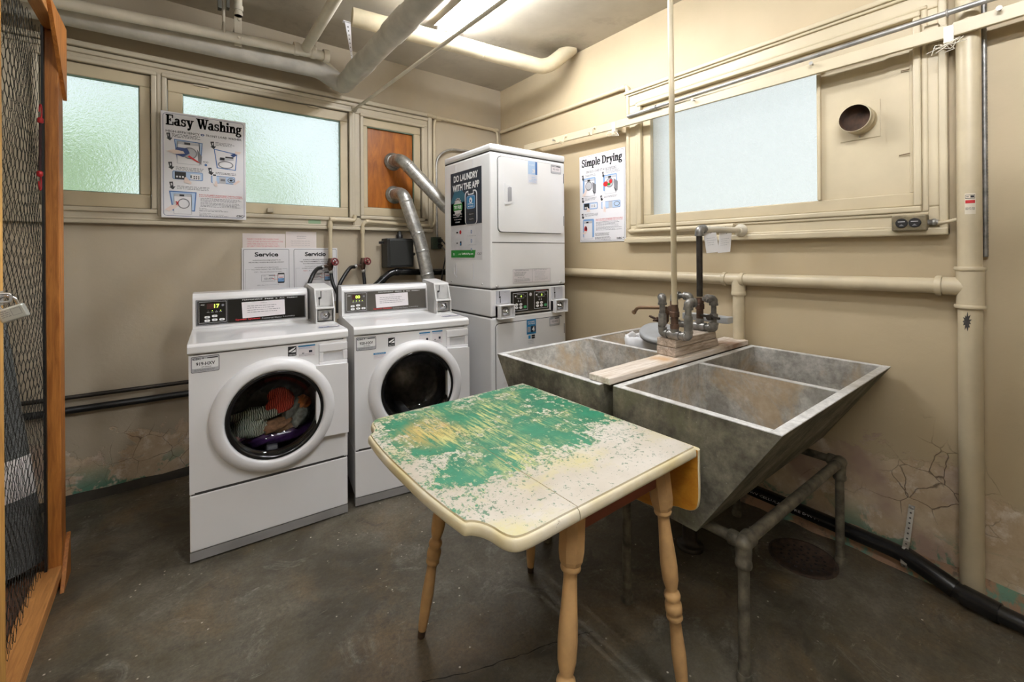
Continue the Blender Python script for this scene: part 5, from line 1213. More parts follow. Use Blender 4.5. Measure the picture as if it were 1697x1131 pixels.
P.poly([(U(.66), V(.395)), (U(.84), V(.368)), (U(.845), V(.405)), (U(.67), V(.420))], 'lgrey', 5); P.rect(U(.675), V(.412), U(.73), V(.385), 'black', 6); P.rect(U(.74), V(.385), U(.84), V(.372), 'black', 6); P.ring(U(.745), V(.455), U(.095), H_*.038, .006, 'grey', 5); P.poly([(U(.80), V(.35)), (U(.86), V(.33)), (U(.88), V(.35)), (U(.84), V(.372))], 'dblue', 7); P.poly([(U(.86), V(.31)), (U(.94), V(.31)), (U(.92), V(.335)), (U(.87), V(.34))], 'skin', 7)
def panel_pic(P, u0, v0, u1, v1):
    P.rrect(U(u0), V(v1), U(u1), V(v0), .008, 'blue', 3); P.rrect(U(u0)+.003, V(v1)+.003, U(u1)-.003, V(v0)-.003, .006, 'pale', 4)
panel_pic(P, .125, .555, .47, .635); P.rect(U(.15), V(.632), U(.275), V(.562), 'black', 5); 
for k in range(3): P.rect(U(.165+k*.033), V(.618), U(.185+k*.033), V(.602), 'signw', 6)
P.rect(U(.325), V(.630), U(.44), V(.575), 'signw', 5); P.rect(U(.325), V(.615), U(.34), V(.588), 'black', 6)
for i in range(3):
    for j in range(2): P.rect(U(.362+i*.026), V(.603+j*.018), U(.376+i*.026), V(.592+j*.018), 'black', 6)
P.poly([(U(.25), V(.66)), (U(.26), V(.61)), (U(.28), V(.61)), (U(.34), V(.66)), (U(.33), V(.675))], 'skin', 7)
panel_pic(P, .565, .572, .86, .645); P.rect(U(.585), V(.655), U(.63), V(.56), 'signw', 5); P.rect(U(.59), V(.575), U(.625), V(.56), 'black', 6); P.rect(U(.665), V(.645), U(.745), V(.58), 'lgrey', 5); P.rect(U(.68), V(.62), U(.735), V(.60), 'grey', 6); P.ring(U(.81), V(.608), U(.045), H_*.025, .005, 'grey', 5); P.disc(U(.81), V(.608), U(.02), H_*.01, 'black', 5); P.poly([(U(.60), V(.67)), (U(.62), V(.62)), (U(.64), V(.63)), (U(.64), V(.68))], 'skin', 7); P.poly([(U(.83), V(.64)), (U(.90), V(.60)), (U(.93), V(.61)), (U(.86), V(.65))], 'skin', 7)
P.poly([(U(.085), V(.748)), (U(.395), V(.748)), (U(.375), V(.935)), (U(.125), V(.935))], 'blue', 3); P.poly([(U(.100), V(.758)), (U(.38), V(.758)), (U(.362), V(.925)), (U(.138), V(.925))], 'pale', 4)
a, b0, w_, h = U(.135), V(.965), U(.205), H_*.195; mini_machine(P, a, b0, w_, h); P.ring(a+w_*.55, b0+h*.52, w_*.33, h*.25, .005, 'grey', 8)
for s_ in (-1, 1): P.poly([(a+w_*.10, b0+h*(.52-.10*s_)), (a+w_*.16, b0+h*(.52-.10*s_)), (a+w_*.30, b0+h*(.52+.10*s_)), (a+w_*.24, b0+h*(.52+.10*s_))], 'red', 9)
P.poly([(a-.04, b0+h*.20), (a-.01, b0+h*.42), (a+.022, b0+h*.46), (a+.018, b0+h*.34), (a-.02, b0+h*.12)], 'skin', 9)
P.text(U(.425), V(.775), U(.52), .0075, 'FOR YOUR SAFETY PLEASE READ THE FOLLOWING', 'red', 3, .02); P.text(U(.425), V(.790), U(.53), .0065, 'POR SU PROPIA SEGURIDAD POR FAVOR LEA LO SIGUIENTE', 'red', 3, .01)
P.lines(U(.44), V(.80), U(.50), 3, .0042, .0034, 'grey', 3, 8, .2); P.lines(U(.44), V(.842), U(.50), 4, .0042, .0034, 'grey', 3, 9, .15)
P.text(U(.425), V(.905), U(.085), .006, 'For service:', 'black', 3); P.text(U(.425), V(.920), U(.27), .007, 'use the CSC Service Request App', 'black', 3); P.lines(U(.425), V(.922), U(.35), 1, .0045, .003, 'grey', 3, 2, .02)
P.text(U(.425), V(.952), U(.14), .006, 'Para solicitar servicio:', 'black', 3); P.text(U(.425), V(.967), U(.29), .007, 'utilice la aplicacion CSC Service Request', 'black', 3); P.lines(U(.425), V(.97), U(.35), 1, .0045, .003, 'grey', 3, 3, .02)
P.text(U(.875), V(.975), U(.085), .013, 'CSC', 'black', 3, .05); P.poly([(U(.965), V(.957)), (U(.98), V(.957)), (U(.972), V(.975))], 'black', 3); P.text(U(.875), V(.988), U(.08), .004, 'SERVICEWORKS', 'grey', 3)
P.build('print', t)
# second notice on the right wall
ya_, yb_, z0, z1 = SD; W_, H_ = ya_-yb_, z1-z0
t = thing('drying_sign', (XR-.004, (ya_+yb_)/2, z0), 'white SIMPLE DRYING instruction sign on the right wall beside the dryer', 'sign')
MB().box(XR-.005, XR-.001, yb_, ya_, z0, z1).build('sign_board', M_SIGN, t, bevel=.0015)
P = Print((XR-.0052, ya_, z0), (0, -1, 0), (0, 0, 1)); border(P, W_, H_, 'grey', .016, .008)
serif_title(P, U(.060), V(.158), U(.88), H_*.118, 'Simple Drying', 'black', 3); P.text(U(.16), V(.205), U(.66), H_*.026, 'SINGLE LOAD/STACK DRYERS', 'black', 3)
for u, v, n in ((.060, .225, '1'), (.52, .225, '2'), (.055, .485, '3'), (.48, .485, '4'), (.050, .67, '5')): badge(P, u, v, n, .9)
P.lines(U(.14), V(.225), U(.25), 2, .0046, .0032, 'grey', 3, 1); P.lines(U(.60), V(.205), U(.33), 4, .0042, .0032, 'grey', 3, 2); P.lines(U(.12), V(.49), U(.30), 3, .0042, .0032, 'grey', 3, 3); P.lines(U(.56), V(.495), U(.30), 2, .0042, .0032, 'grey', 3, 4); P.lines(U(.12), V(.672), U(.38), 3, .0042, .0032, 'grey', 3, 5)
for u0 in (.085, .545):
    P.rrect(U(u0), V(.44), U(u0+.29), V(.262), .010, 'sky', 3); a, b0, w_, h = U(u0+.035), V(.475), U(.24), H_*.20; mini_machine(P, a, b0, w_, h); P.disc(a+w_*.45, b0+h*.60, w_*.33, h*.26, 'grey', 8); P.disc(a+w_*.45, b0+h*.60, w_*.28, h*.21, 'lgrey', 9); P.poly([(a+w_*.80, b0+h*.80), (a+w_*1.15, b0+h*.62), (a+w_*1.10, b0+h*.12), (a+w_*.84, b0+h*.30)], 'grey', 8); P.poly([(a+w_*.80, b0+h*.35), (a+w_*1.0, b0+h*.20), (a+w_*.98, b0+h*.05)], 'black', 9)
    if u0 > .3: P.disc(a+w_*.12, b0+h*.56, w_*.22, h*.14, 'red', 10); P.disc(a+w_*.55, b0+h*.66, w_*.14, h*.12, 'red', 10); P.disc(a+w_*.40, b0+h*.52, w_*.13, h*.07, 'green', 11)
    else: P.poly([(a-.02, b0+h*.05), (a+w_*.15, b0+h*.40), (a+w_*.32, b0+h*.42), (a+w_*.1, b0+h*.02)], 'skin', 10)
panel_pic(P, .09, .55, .42, .625); P.rect(U(.11), V(.62), U(.235), V(.555), 'black', 5); P.rect(U(.26), V(.612), U(.40), V(.565), 'signw', 5); P.text(U(.28), V(.602), U(.09), .016, '112', 'black', 6)
for k in range(2): P.rect(U(.13+k*.04), V(.612), U(.155+k*.04), V(.592), 'signw', 6)
P.poly([(U(.17), V(.65)), (U(.19), V(.605)), (U(.24), V(.615)), (U(.26), V(.655))], 'skin', 7)
panel_pic(P, .50, .555, .90, .632); P.rect(U(.53), V(.64), U(.59), V(.545), 'signw', 5); P.rect(U(.66), V(.632), U(.74), V(.56), 'lgrey', 5); P.ring(U(.83), V(.592), U(.06), H_*.026, .005, 'grey', 5); P.poly([(U(.55), V(.665)), (U(.57), V(.61)), (U(.60), V(.62)), (U(.60), V(.675))], 'skin', 7)
P.rrect(U(.08), V(.945), U(.335), V(.735), .010, 'sky', 3); a, b0, w_, h = U(.10), V(.965), U(.20), H_*.21; mini_machine(P, a, b0, w_, h); P.disc(a+w_*.25, b0+h*.55, w_*.18, h*.17, 'red', 8); P.disc(a+w_*.30, b0+h*.60, w_*.08, h*.10, 'black', 9); P.poly([(a-.012, b0+h*.30), (a+w_*.2, b0+h*.46), (a+w_*.45, b0+h*.42), (a+w_*.2, b0+h*.26)], 'skin', 9)
P.text(U(.375), V(.752), U(.57), .0075, 'FOR YOUR SAFETY PLEASE READ THE FOLLOWING', 'red', 3, .02); P.text(U(.375), V(.767), U(.57), .0065, 'POR SU PROPIA SEGURIDAD POR FAVOR LEA', 'red', 3, .01)
P.lines(U(.38), V(.775), U(.50), 4, .0042, .0034, 'grey', 3, 8); P.lines(U(.38), V(.83), U(.56), 4, .0042, .0034, 'grey', 3, 9); P.lines(U(.36), V(.90), U(.34), 3, .0042, .0034, 'black', 3, 10, .15); P.lines(U(.36), V(.945), U(.34), 3, .0042, .0034, 'black', 3, 11, .15)
P.text(U(.82), V(.975), U(.11), .013, 'CSC', 'black', 3, .05); P.poly([(U(.945), V(.955)), (U(.965), V(.955)), (U(.955), V(.975))], 'black', 3); P.text(U(.82), V(.987), U(.09), .004, 'SERVICEWORKS', 'grey', 3)
P.build('print', t)
# service board with its two halves
x0, x1, z0, z1 = .345, .945, .985, 1.374
t = thing('service_sign', (.64, YB-.006, z0), 'white two-panel Service and Servicio notice board behind the washers', 'sign')
MB().box(x0, x1, YB-.007, YB-.003, z0, z1).build('sign_board', M_SIGN, t, bevel=.0015)
for i, (a0, wd, ttl, l1, l2, l3) in enumerate(((0, .286, 'Service', 'YOUR SATISFACTION IS IMPORTANT TO US', 'AND PROPERLY WORKING MACHINES ARE A PRIORITY', ''), (.300, .300, 'Servicio', 'SU SATISFACCION ES IMPORTANTE PARA NOSOTROS', 'Y EL FUNCIONAMIENTO APROPIADO', 'DE LAS MAQUINAS ES NUESTRA PRIORIDAD'))):
    W_, H_ = wd, z1-z0; P = Print((x0+a0, YB-.0072, z0), (1, 0, 0), (0, 0, 1)); P.rrect(.008, -.0, W_-.006, H_-.008, .010, 'grey', 1); P.rrect(.011, -.0, W_-.009, H_-.011, .008, 'signw', 2)
    c = W_*.5; P.ctext(c, H_-.058, .140, .030, ttl, 'black', 3, .035)
    P.ctext(c, H_-.086, .165, .0075, l1, 'black', 3, .015); P.ctext(c, H_-.100, .21, .0078, l2, 'black', 3, .015)
    if l3: P.ctext(c, H_-.114, .165, .0075, l3, 'black', 3, .015)
    P.ctext(c, H_-.134, .14, .007, ('PLEASE REPORT A SERVICE ISSUE', 'POR FAVOR, REPORTE CUALQUIER PROBLEMA')[i], 'black', 3); P.ctext(c, H_-.147, .18, .007, ('FOLLOWING THE EASY TWO STEP METHOD', 'SIGUIENDO ESTE FACIL METODO DE DOS PASOS')[i], 'black', 3)
    P.rect(.020, H_-.142, .048, H_-.141, 'grey', 3); P.rect(W_-.048, H_-.142, W_-.020, H_-.141, 'grey', 3); P.rect(.020, 0, .021, H_-.141, 'grey', 3); P.rect(W_-.021, 0, W_-.020, H_-.141, 'grey', 3)
    P.text(.070, H_-.164, .03, .007, ('STEP 1:', 'PASO 1:')[i], ('grey', 'red')[i], 3); P.text(.104, H_-.164, .13, .007, ('Take note of the machine ID number', 'Anote el numero de identificacion')[i], 'black', 3)
    P.frame(.112, H_-.225, .192, H_-.180, .0015, 'grey', 3); P.text(.117, H_-.190, .022, .006, 'CSC', 'grey', 3); P.rect(.155, H_-.189, .186, H_-.184, 'grey', 3); P.text(.128, H_-.213, .050, .013, '123-APP', 'grey', 3, .02); P.rect(.122, H_-.222, .182, H_-.219, 'lgrey', 3)
    P.rrect(.208, H_-.238, .250, H_-.170, .006, 'black', 3); P.rect(.211, H_-.229, .247, H_-.180, 'paperw', 4); P.rect(.211, H_-.229, .247, H_-.206, 'sky', 5); P.rect(.216, H_-.201, .242, H_-.197, 'red', 5); P.rect(.232, H_-.214, .246, H_-.211, 'navy', 6)
    P.rect(.186, H_-.1860, .216, H_-.1845, 'red', 5); P.poly([(.186, H_-.181), (.186, H_-.190), (.192, H_-.1855)], 'red', 5); P.rect(.182, H_-.2130, .212, H_-.2115, 'red', 5); P.poly([(.176, H_-.205), (.186, H_-.203), (.180, H_-.212)], 'red', 5)
    P.text(.085, H_-.252, .026, .006, ('STEP 2:', 'PASO 2:')[i], 'grey', 3); P.text(.115, H_-.252, .10, .006, ('Report the service issue via', 'Reporte el problema')[i], 'black', 3)
    P.build('print', t, label=('panel headed Service', 'panel headed Servicio')[i])
for (x0, x1, z0, z1, lab, red) in ((.351, .602, 1.30, 1.470, 'paper note with pale red lettering taped above the Service panel', True), (.606, .803, 1.30, 1.487, 'paper note with grey lines taped above the Servicio panel', False)):
    t = thing('paper_note', (x0, YB-.002, z0), lab, 'note', 'paper notes above the service board')
    MB().box(x0, x1, YB-.0022, YB-.0015, z0, z1).build('sheet', M('note_sheet', (226, 216, 212), .8, var=.02), t)
    P = Print((x0, YB-.0024, z0), (1, 0, 0), (0, 0, 1)); w_, h = x1-x0, z1-z0
    if red:
        for k, s_ in enumerate(('PLEASE CONSIDER THE WASHER STAND', 'ONLY AS THEY BOTH DON\'T DRAIN AT THE', 'SAME TIME AND FLOOD THE FLOOR.', 'AT LEAST 5 MINUTES BETWEEN STARTS.')): P.text(.026, h-.042-k*.0158, w_*(.74, .84, .72, .76)[k], .0095, s_, 'pink', 1)
    else:
        P.ctext(w_*.5, h-.036, .06, .007, 'SERVICE INFORMATION', 'grey', 1); P.ctext(w_*.5, h-.049, .055, .006, 'Laundry Room', 'grey', 1)
        for k in range(3): P.text(.034, h-.068-k*.0145, .12, .006, 'Report all machine issues right away', 'grey', 1)
    P.build('print', t)
# green painter's-tape scrap on the casing
p0 = on_y(511, 361, YB-.021); o = MB().box(p0.x, p0.x+.082, YB-.0212, YB-.0190, 1.5465, 1.5725).build('green_patch', M('patch_green', (150, 178, 142), .6), bpy.data.objects['trim_1'])
# taps with red wheels
def tap(x, y, z, lab):
    t = thing('hose_tap', (x, y, z), lab, 'tap', 'washer supply taps')
    b = MB().lathe([(.014, .045), (.017, .03), (.021, .0), (.017, -.03), (.012, -.045)], (x, y, z), (0, 0, 1), 14); b.cyl((x, y, z), (x+.012, y-.055, z+.012), .010, seg=10); b.cyl((x, y, z-.01), (x-.05, y-.01, z-.012), .011, seg=10); b.build('valve_body', M_RUST, t)
    c = Vector((x+.014, y-.060, z+.020)); d = Vector((.2, -1, .25)).normalized()
    b = MB().torus(c, d, .024, .0055, 24, 8); _, u, w_ = MB.frame(d)
    for k in range(4): a = k*math.pi/2+.4; b.cyl(c, c+(u*math.cos(a)+w_*math.sin(a))*.022, .004, seg=6)
    b.lathe([(.008, -.005), (.008, .005)], c, d, 10); b.build('wheel_handle', M_REDV, t)
    p = Pieces(); p.each().lathe([(.012, 0), (.015, .004), (.015, .02), (.010, .024)], (x-.048, y-.01, z-.012), (-1, 0, -.5), 12); p.each().lathe([(.012, 0), (.015, .004), (.015, .02), (.010, .024)], (x+.004, y, z-.042), (0, 0, -1), 12); p.build('hose_coupling', M_STEEL, t); return t
yt = YB-.05
tap(.885, yt, 1.255, 'rusty hose tap with red wheel at the right edge of the Servicio notice'); tap(1.118, yt, 1.255, 'rusty hose tap with red wheel left of the black box')
def hose(pts, r, lab, mat=M_BLACK):
    P = [vec(p) for p in pts]; fine = []
    for i in range(len(P)-1):
        p0, p1, p2, p3 = P[max(0, i-1)], P[i], P[i+1], P[min(len(P)-1, i+2)]
        for k in range(8):
            q = k/8; fine.append(.5*((2*p1)+(p2-p0)*q+(2*p0-5*p1+4*p2-p3)*q*q+(3*p1-p0-3*p2+p3)*q**3))
    fine.append(P[-1]); o = MB().tube(fine, r, 10).build('supply_hose', mat, org=tuple(P[0])); return tag(o, lab, 'hose', 'black hoses behind the washers')
hose([(.822, yt-.01, 1.232), (.78, 3.22, 1.225), (.735, 3.16, 1.18), (.705, 3.13, 1.10), (.70, 3.11, .95)], .0135, 'black hose arching left from the tap beside the Servicio notice')
hose([(.889, yt, 1.19), (.895, 3.255, 1.12), (.925, 3.22, 1.02), (.93, 3.20, .90)], .0125, 'black hose dropping straight down from the tap beside the Servicio notice')
hose([(1.052, yt-.01, 1.232), (1.01, 3.23, 1.228), (.95, 3.18, 1.17), (.905, 3.15, 1.09), (.895, 3.14, .92)], .0135, 'black hose arching left from the tap beside the black box')
hose([(1.122, yt, 1.19), (1.125, 3.26, 1.10), (1.125, 3.24, .95)], .0125, 'black hose dropping straight down from the tap beside the black box')
c = on_y(478, 487, 3.17); o = MB().tube([(c.x-.045, 3.18, .0), (c.x-.045, 3.17, c.z-.04)]+[(c.x-.045*math.cos(a), 3.17, c.z-.03+.045*math.sin(a)) for a in [math.pi*k/8 for k in range(1, 8)]]+[(c.x+.045, 3.17, c.z-.04), (c.x+.05, 3.15, .9)], .018, 12).build('hose_coil', M_BLACK, org=(c.x, 3.17, c.z)); tag(o, 'black coiled drain hose poking up behind the left washer console', 'hose')
# black control box
t = thing('control_box', (1.39, YB, 1.22), 'black square box on the back wall behind the silver duct', 'box')
MB().box(1.280, 1.50, YB-.115, YB-.002, 1.222, 1.447).build('box_body', M('box_black', (38, 38, 36), .45), t, bevel=.006)
MB().box(1.302, 1.488, YB-.120, YB-.112, 1.236, 1.436).build('lid', M('box_black2', (46, 47, 45), .4), t, bevel=.004)
MB().box(1.245, 1.284, YB-.05, YB-.035, 1.405, 1.425).build('bracket', M_BLACK, t, bevel=.002)
MB().lathe([(.024, 0), (.024, .03), (.018, .034), (.018, .05), (.008, .06)], (1.405, YB-.06, 1.447), (0, 0, 1), 16).build('conduit_fitting', M_BLACK, t)
MB().lathe([(.012, 0), (.012, .006)], (1.497, YB-.120, 1.325), (0, -1, 0), 14).build('latch', M_CHROME, t)
ya = 3.24
pipe_thing('drain_pipe', [tuple(on_y(742, 451, ya)), tuple(on_y(648, 451, ya)), tuple(on_y(611, 485, ya)), tuple(on_y(600, 545, ya))], .026, M_ABS, 'black plastic drain pipe bending down under the black box', .05, [(on_y(658, 451, ya), (1, 0, 0)), (on_y(634, 464, ya), (1, 0, 1))], 1.12, .03)
# silver ducts from the plywood panel
def ribs(b, path_pts, r, step, d0):
    pass
def duct(pts, r, lab, bend):
    t = thing('exhaust_duct', tuple(pts[0]), lab, 'duct', 'silver dryer ducts'); MB().tube(pts, r, 22, bend=bend, n=5).build('duct_run', M_SDUCT, t)
    P = [vec(p) for p in pts]; p = Pieces()
    for i in range(1, len(P)-1):
        a, b = (P[i-1]-P[i]), (P[i+1]-P[i]); ka, kb = min(bend, a.length*.49), min(bend, b.length*.49)
        for e, k in ((a, ka), (b, kb)): q = P[i]+e.normalized()*k; p.each().lathe([(r*1.0, -.010), (r*1.05, -.005), (r*1.05, .005), (r*1.0, .010)], q, e, 22)
    p.build('crimp_band', M_SDUCT, t)
    MB().lathe([(r*1.42, 0), (r*1.42, .004), (r*1.1, .008), (r*1.08, .02)], P[0]+Vector((0, -.012, 0)), (0, -1, 0), 24).build('wall_collar', M_SDUCT, t); return t
k1 = on_y(664, 262, 3.20); k2 = on_y(748, 352, 3.02)
duct([(1.384, YB+.022, 2.063), (1.395, 3.20, 2.064), tuple(k2), (1.80, 2.93, 1.70)], .050, 'upper silver exhaust duct running from the plywood panel to behind the dryer', .075)
e1 = on_y(697, 402, 3.12); e2 = on_y(711, 470, 3.07)
duct([(1.392, YB+.022, 1.800), (1.402, 3.19, 1.800), tuple(e1), tuple(e2), (e2.x+.02, 3.05, .80)], .050, 'lower silver exhaust duct bending down past the black box', .07)
# bare metal conduit loop, green outlet and its cords
t = thing('metal_conduit', (1.755, YB-.03, 1.5), 'thin bare metal conduit curving over behind the dryer top', 'conduit')
MB().tube([tuple(on_y(724, 395, YB-.03)), tuple(on_y(723, 262, YB-.03)), tuple(on_y(742, 247, YB-.03)), tuple(on_y(830, 256, YB-.03))], .0095, 10, bend=.12, n=8).build('conduit_run', M_STEEL, t)
p0, p1 = on_y(718, 393, YB-.05), on_y(731, 413, YB-.05)
t = thing('green_outlet', (p0.x, YB, p1.z), 'dark green outlet box beside the dryer with two black plugs', 'outlet')
MB().box(p0.x, p1.x+.005, YB-.05, YB-.002, p1.z, p0.z).build('outlet_body', M_GREENBOX, t, bevel=.004)
p = Pieces()
for z in (p0.z-.028, p1.z+.026): p.each().lathe([(.018, 0), (.018, .02), (.010, .035)], (p1.x-.018, YB-.05, z), (.3, -1, 0), 14)
p.build('plug', M_BLACK, t)
x_ = p1.x-.01
for i, (dx, lab, z) in enumerate(((-.03, 'black power cord hanging from the green outlet beside the duct', p0.z-.03), (.035, 'grey power cord hanging from the green outlet beside the dryer', p1.z+.02))):
    o = hose([(x_, YB-.085, z), (x_+.03, YB-.10, z-.05), (x_+.02+dx*.2, YB-.11, z-.16), (x_+dx, YB-.13, z-.32), (x_+dx*1.2, YB-.10, .75)], .006, lab, M_BLACK if i == 0 else M('cord_grey', (120, 120, 118), .5)); o.name = 'power_cord'; o['category'] = 'cord'; o['group'] = 'cords from the green outlet'
# dark service pipes low on the back wall
for z0_, z1_, r, lab in ((.572, .553, .012, 'thin dark pipe along the lower back wall, upper of two'), (.502, .484, .019, 'thick dark pipe along the lower back wall, lower of two')):
    o = MB().tube([(-1.3, YB-.03, z0_+.02), (1.35, YB-.03, z1_-.02)], r, 12).build('service_pipe', M_DARKPIPE if r < .015 else M_BLACK, org=(0, YB-.03, z1_)); tag(o, lab, 'pipe')

# ================================================================== LAUNDRY TUBS
def tub(name, x0, x1, xd, yv, yo, ybot, zt, zb, label):
    """twin tub: upright wall at yv, outer wall raking from yo at the rim to ybot at the base"""
    sg = 1 if yo > yv else -1; T = .028
    t = thing(name, ((x0+x1)/2, (yv+yo)/2, zb), label, 'laundry tub', 'concrete twin tubs')
    b = MB()
    o = [(x0, yv, zb), (x1, yv, zb), (x1, ybot, zb), (x0, ybot, zb), (x0, yv, zt), (x1, yv, zt), (x1, yo, zt), (x0, yo, zt)]
    b.add(o, [(0, 3, 2, 1), (0, 1, 5, 4), (1, 2, 6, 5), (2, 3, 7, 6), (3, 0, 4, 7)], 0)
    iv, io = yv+sg*T, yo-sg*T*1.1; fb = zb+.035
    ib = io+(ybot-yo)*(zt-fb)/(zt-zb)
    bas = [(x0+T, xd-T*.5), (xd+T*.5, x1-T)]
    for a, c in bas:
        q = [(a, iv, fb), (c, iv, fb), (c, ib, fb), (a, ib, fb), (a, iv, zt), (c, iv, zt), (c, io, zt), (a, io, zt)]
        b.add(q, [(0, 1, 2, 3), (0, 4, 5, 1), (1, 5, 6, 2), (2, 6, 7, 3), (3, 7, 4, 0)], 1)
    b.build('basin_shell', [M_TUBO, M_TUBI], t)
    r = MB(); h = .0035
    def strip(a, c, d, e): r.box(a, c, d, e, zt-.001, zt+h)
    strip(x0, x1, yv, iv); strip(x0, x1, io, yo); strip(x0, x0+T, iv, io); strip(x1-T, x1, iv, io); strip(xd-T*.5, xd+T*.5, iv, io)
    r.build('rim', M_TUBR, t, bevel=.002)
    p = Pieces()
    for a, c in bas: p.each().lathe([(.034, 0), (.034, .003), (.024, .004), (.02, .001)], ((a+c)/2, (iv+ib)/2, fb), (0, 0, 1), 18)
    p.build('strainer', M_STEEL, t); return t
ZT, ZB = .828, .448
tub('laundry_tub', 1.292, 2.42, 1.860, 1.060, .487, .735, ZT, ZB, 'grey concrete twin laundry tub on the right, behind the painted table')
tub('laundry_tub', 1.262, 2.42, 1.900, 1.100, 1.757, 1.515, ZT, ZB, 'grey concrete twin laundry tub on the left, beside the stacked dryer')
# pipe stand carrying the tubs
t = thing('pipe_stand', (1.8, 1.05, 0), 'rusty iron pipe stand holding up the concrete tubs', 'stand')
ZP = .405
LEG = [(1.383, .632), (2.231, .620), (1.355, 1.052), (2.231, 1.052), (1.352, 1.497), (2.231, 1.497)]
p = Pieces()
for i, (x, y) in enumerate(LEG):
    ztop = .43
    b = p.each(); b.cyl((x, y, 0), (x, y, ztop), .0165, seg=14); b.lathe([(.021, 0), (.023, .012), (.019, .03)], (x, y, 0), (0, 0, 1), 14)
p.build('leg', M_AGED, t)
p = Pieces(); zr = .430
p.each().tube([(1.383, .632, zr), (2.231, .620, zr)], .019, 14)
for (x, y) in ((1.383, .632), (2.231, .620)): p.each().tube([(x, y, zr), (x-.003, 1.52, zr)], .0165, 12)
p.build('rail', M_AGED, t)
p = Pieces()
for (x, y) in ((1.383, .632), (2.231, .620)):
    b = p.each(); b.sphere((x, y, zr), .027, (1, 1, .95), 14, 10); b.lathe([(.0215, -.075), (.0245, -.070), (.0245, -.058), (.022, -.054), (.024, -.01)], (x, y, zr), (0, 0, 1), 16); s_ = 1 if x < 2 else -1; b.lathe([(.024, .008), (.0255, .03), (.0255, .042), (.022, .046)], (x, y, zr), (s_, 0, 0), 16); b.lathe([(.022, .01), (.0235, .03), (.0235, .04), (.020, .044)], (x, y, zr), (0, 1, 0), 16)
p.build('corner_elbow', M_AGED, t)
# drain pipe between the tubs
t = thing('tub_drain', (1.83, 1.08, 0), 'grey drain pipe with round flange standing on the floor under the tubs', 'drain pipe')
MB().lathe([(.058, 0), (.058, .014), (.050, .020), (.034, .024), (.032, .05), (.030, .40)], (1.83, 1.07, 0), (0, 0, 1), 22).build('riser', M_DARKPIPE, t)
MB().tube([(1.59, .93, .447), (1.59, .93, .36), (1.70, 1.0, .30), (1.83, 1.07, .28)], .022, 12, bend=.05).build('branch', M_DARKPIPE, t)
MB().tube([(1.58, 1.28, .447), (1.58, 1.28, .36), (1.70, 1.16, .30), (1.83, 1.07, .28)], .022, 12, bend=.05).build('branch', M_DARKPIPE, t)
# bleached plank across the joint, with two stacked timber blocks
o = MB().hexa([(1.280, 1.065, .832), (2.405, 1.065, .832), (2.40, 1.195, .832), (1.280, 1.170, .832), (1.280, 1.065, .857), (2.405, 1.065, .857), (2.40, 1.195, .857), (1.280, 1.170, .857)]).build('plank', M_PLANK, org=(1.84, 1.12, .832), bevel=.004)
tag(o, 'bleached rust-stained plank bridging the two concrete tubs', 'plank')
for i, (z0, z1, x0, x1, lab) in enumerate(((.858, .898, 1.755, 2.145, 'weathered timber block lying directly on the plank, lower of two'), (.899, .937, 1.757, 2.125, 'weathered timber block under the taps, upper of two'))):
    o = MB().hexa([(x0, 1.090, z0), (x1, 1.092, z0), (x1, 1.188, z0), (x0, 1.186, z0), (x0, 1.090, z1), (x1-.012, 1.092, z1), (x1-.012, 1.188, z1), (x0, 1.186, z1)]).build('timber_block', M_BLOCK, org=(x0, 1.14, z0), bevel=.005)
    tag(o, lab, 'block', 'timber blocks on the plank')
p = Pieces(); 
# ---- taps
def nut(b, c, r, h, axis=(0, 0, 1), mi=0): b.lathe([(r*.9, -h/2), (r, -h*.4), (r, h*.4), (r*.9, h/2)], c, axis, 6, mi, False)
def elbow(b, p, d1, d2, r, R=.022):
    p, d1, d2 = vec(p), vec(d1), vec(d2); b.tube([p+d1*R, p, p+d2*R], r, 14, bend=R*.95, n=7); b.lathe([(r*1.12, -.005), (r*1.12, .005)], p+d1*R, d1, 14); b.lathe([(r*1.12, -.005), (r*1.12, .005)], p+d2*R, d2, 14)
X1 = 1.765; zm = .957
yl, yr, ym = on_x(1098, 556, X1).y, on_x(1141, 560, X1).y, on_x(1118, 545, X1).y
t = thing('mixing_tap', (X1, ym, .937), 'front tangle of galvanised tap pipes with a left-pointing spout on the timber blocks', 'tap', 'tap assemblies on the blocks')
b = MB().cyl((X1, yl, zm), (X1, yr, zm), .0155, seg=14); elbow(b, (X1, yl, zm), (0, -1, 0), (0, 0, 1), .0175); elbow(b, (X1, yr, zm), (0, 1, 0), (0, 0, 1), .0175)
b.cyl((X1, ym-.025, zm), (X1, ym+.025, zm), .0205, seg=14); b.cyl((X1, ym, zm), (X1, ym, zm+.035), .018, seg=14); b.build('manifold', M_GALV, t)
def rz_(px, py, X): return on_x(px, py, X).z
zlt, zrt = rz_(1097, 494, X1), rz_(1139, 502, X1)
b = MB().cyl((X1, yl, zm+.02), (X1, yl, zlt-.015), .0125, seg=14); b.lathe([(.0165, 0), (.0175, .004), (.0175, .05), (.0165, .054)], (X1, yl, zm+.035), (0, 0, 1), 14); elbow(b, (X1, yl, zlt), (0, 0, -1), (.8, .6, 0), .018, .026); b.build('riser', M_GALV, t)
b = MB().cyl((X1, yr, zm+.02), (X1, yr, zrt-.015), .0135, seg=14); b.lathe([(.0175, 0), (.0185, .004), (.0185, .058), (.0175, .062)], (X1, yr, zm+.030), (0, 0, 1), 14); elbow(b, (X1, yr, zrt), (0, 0, -1), (.9, -.43, 0), .019, .026); b.build('riser', M_GALV, t)
s0 = Vector((X1+.03, yl+.02, rz_(1090, 511, X1))); s1 = on_x(1057, 510, X1+.035); s2 = on_x(1052, 516, X1+.04)
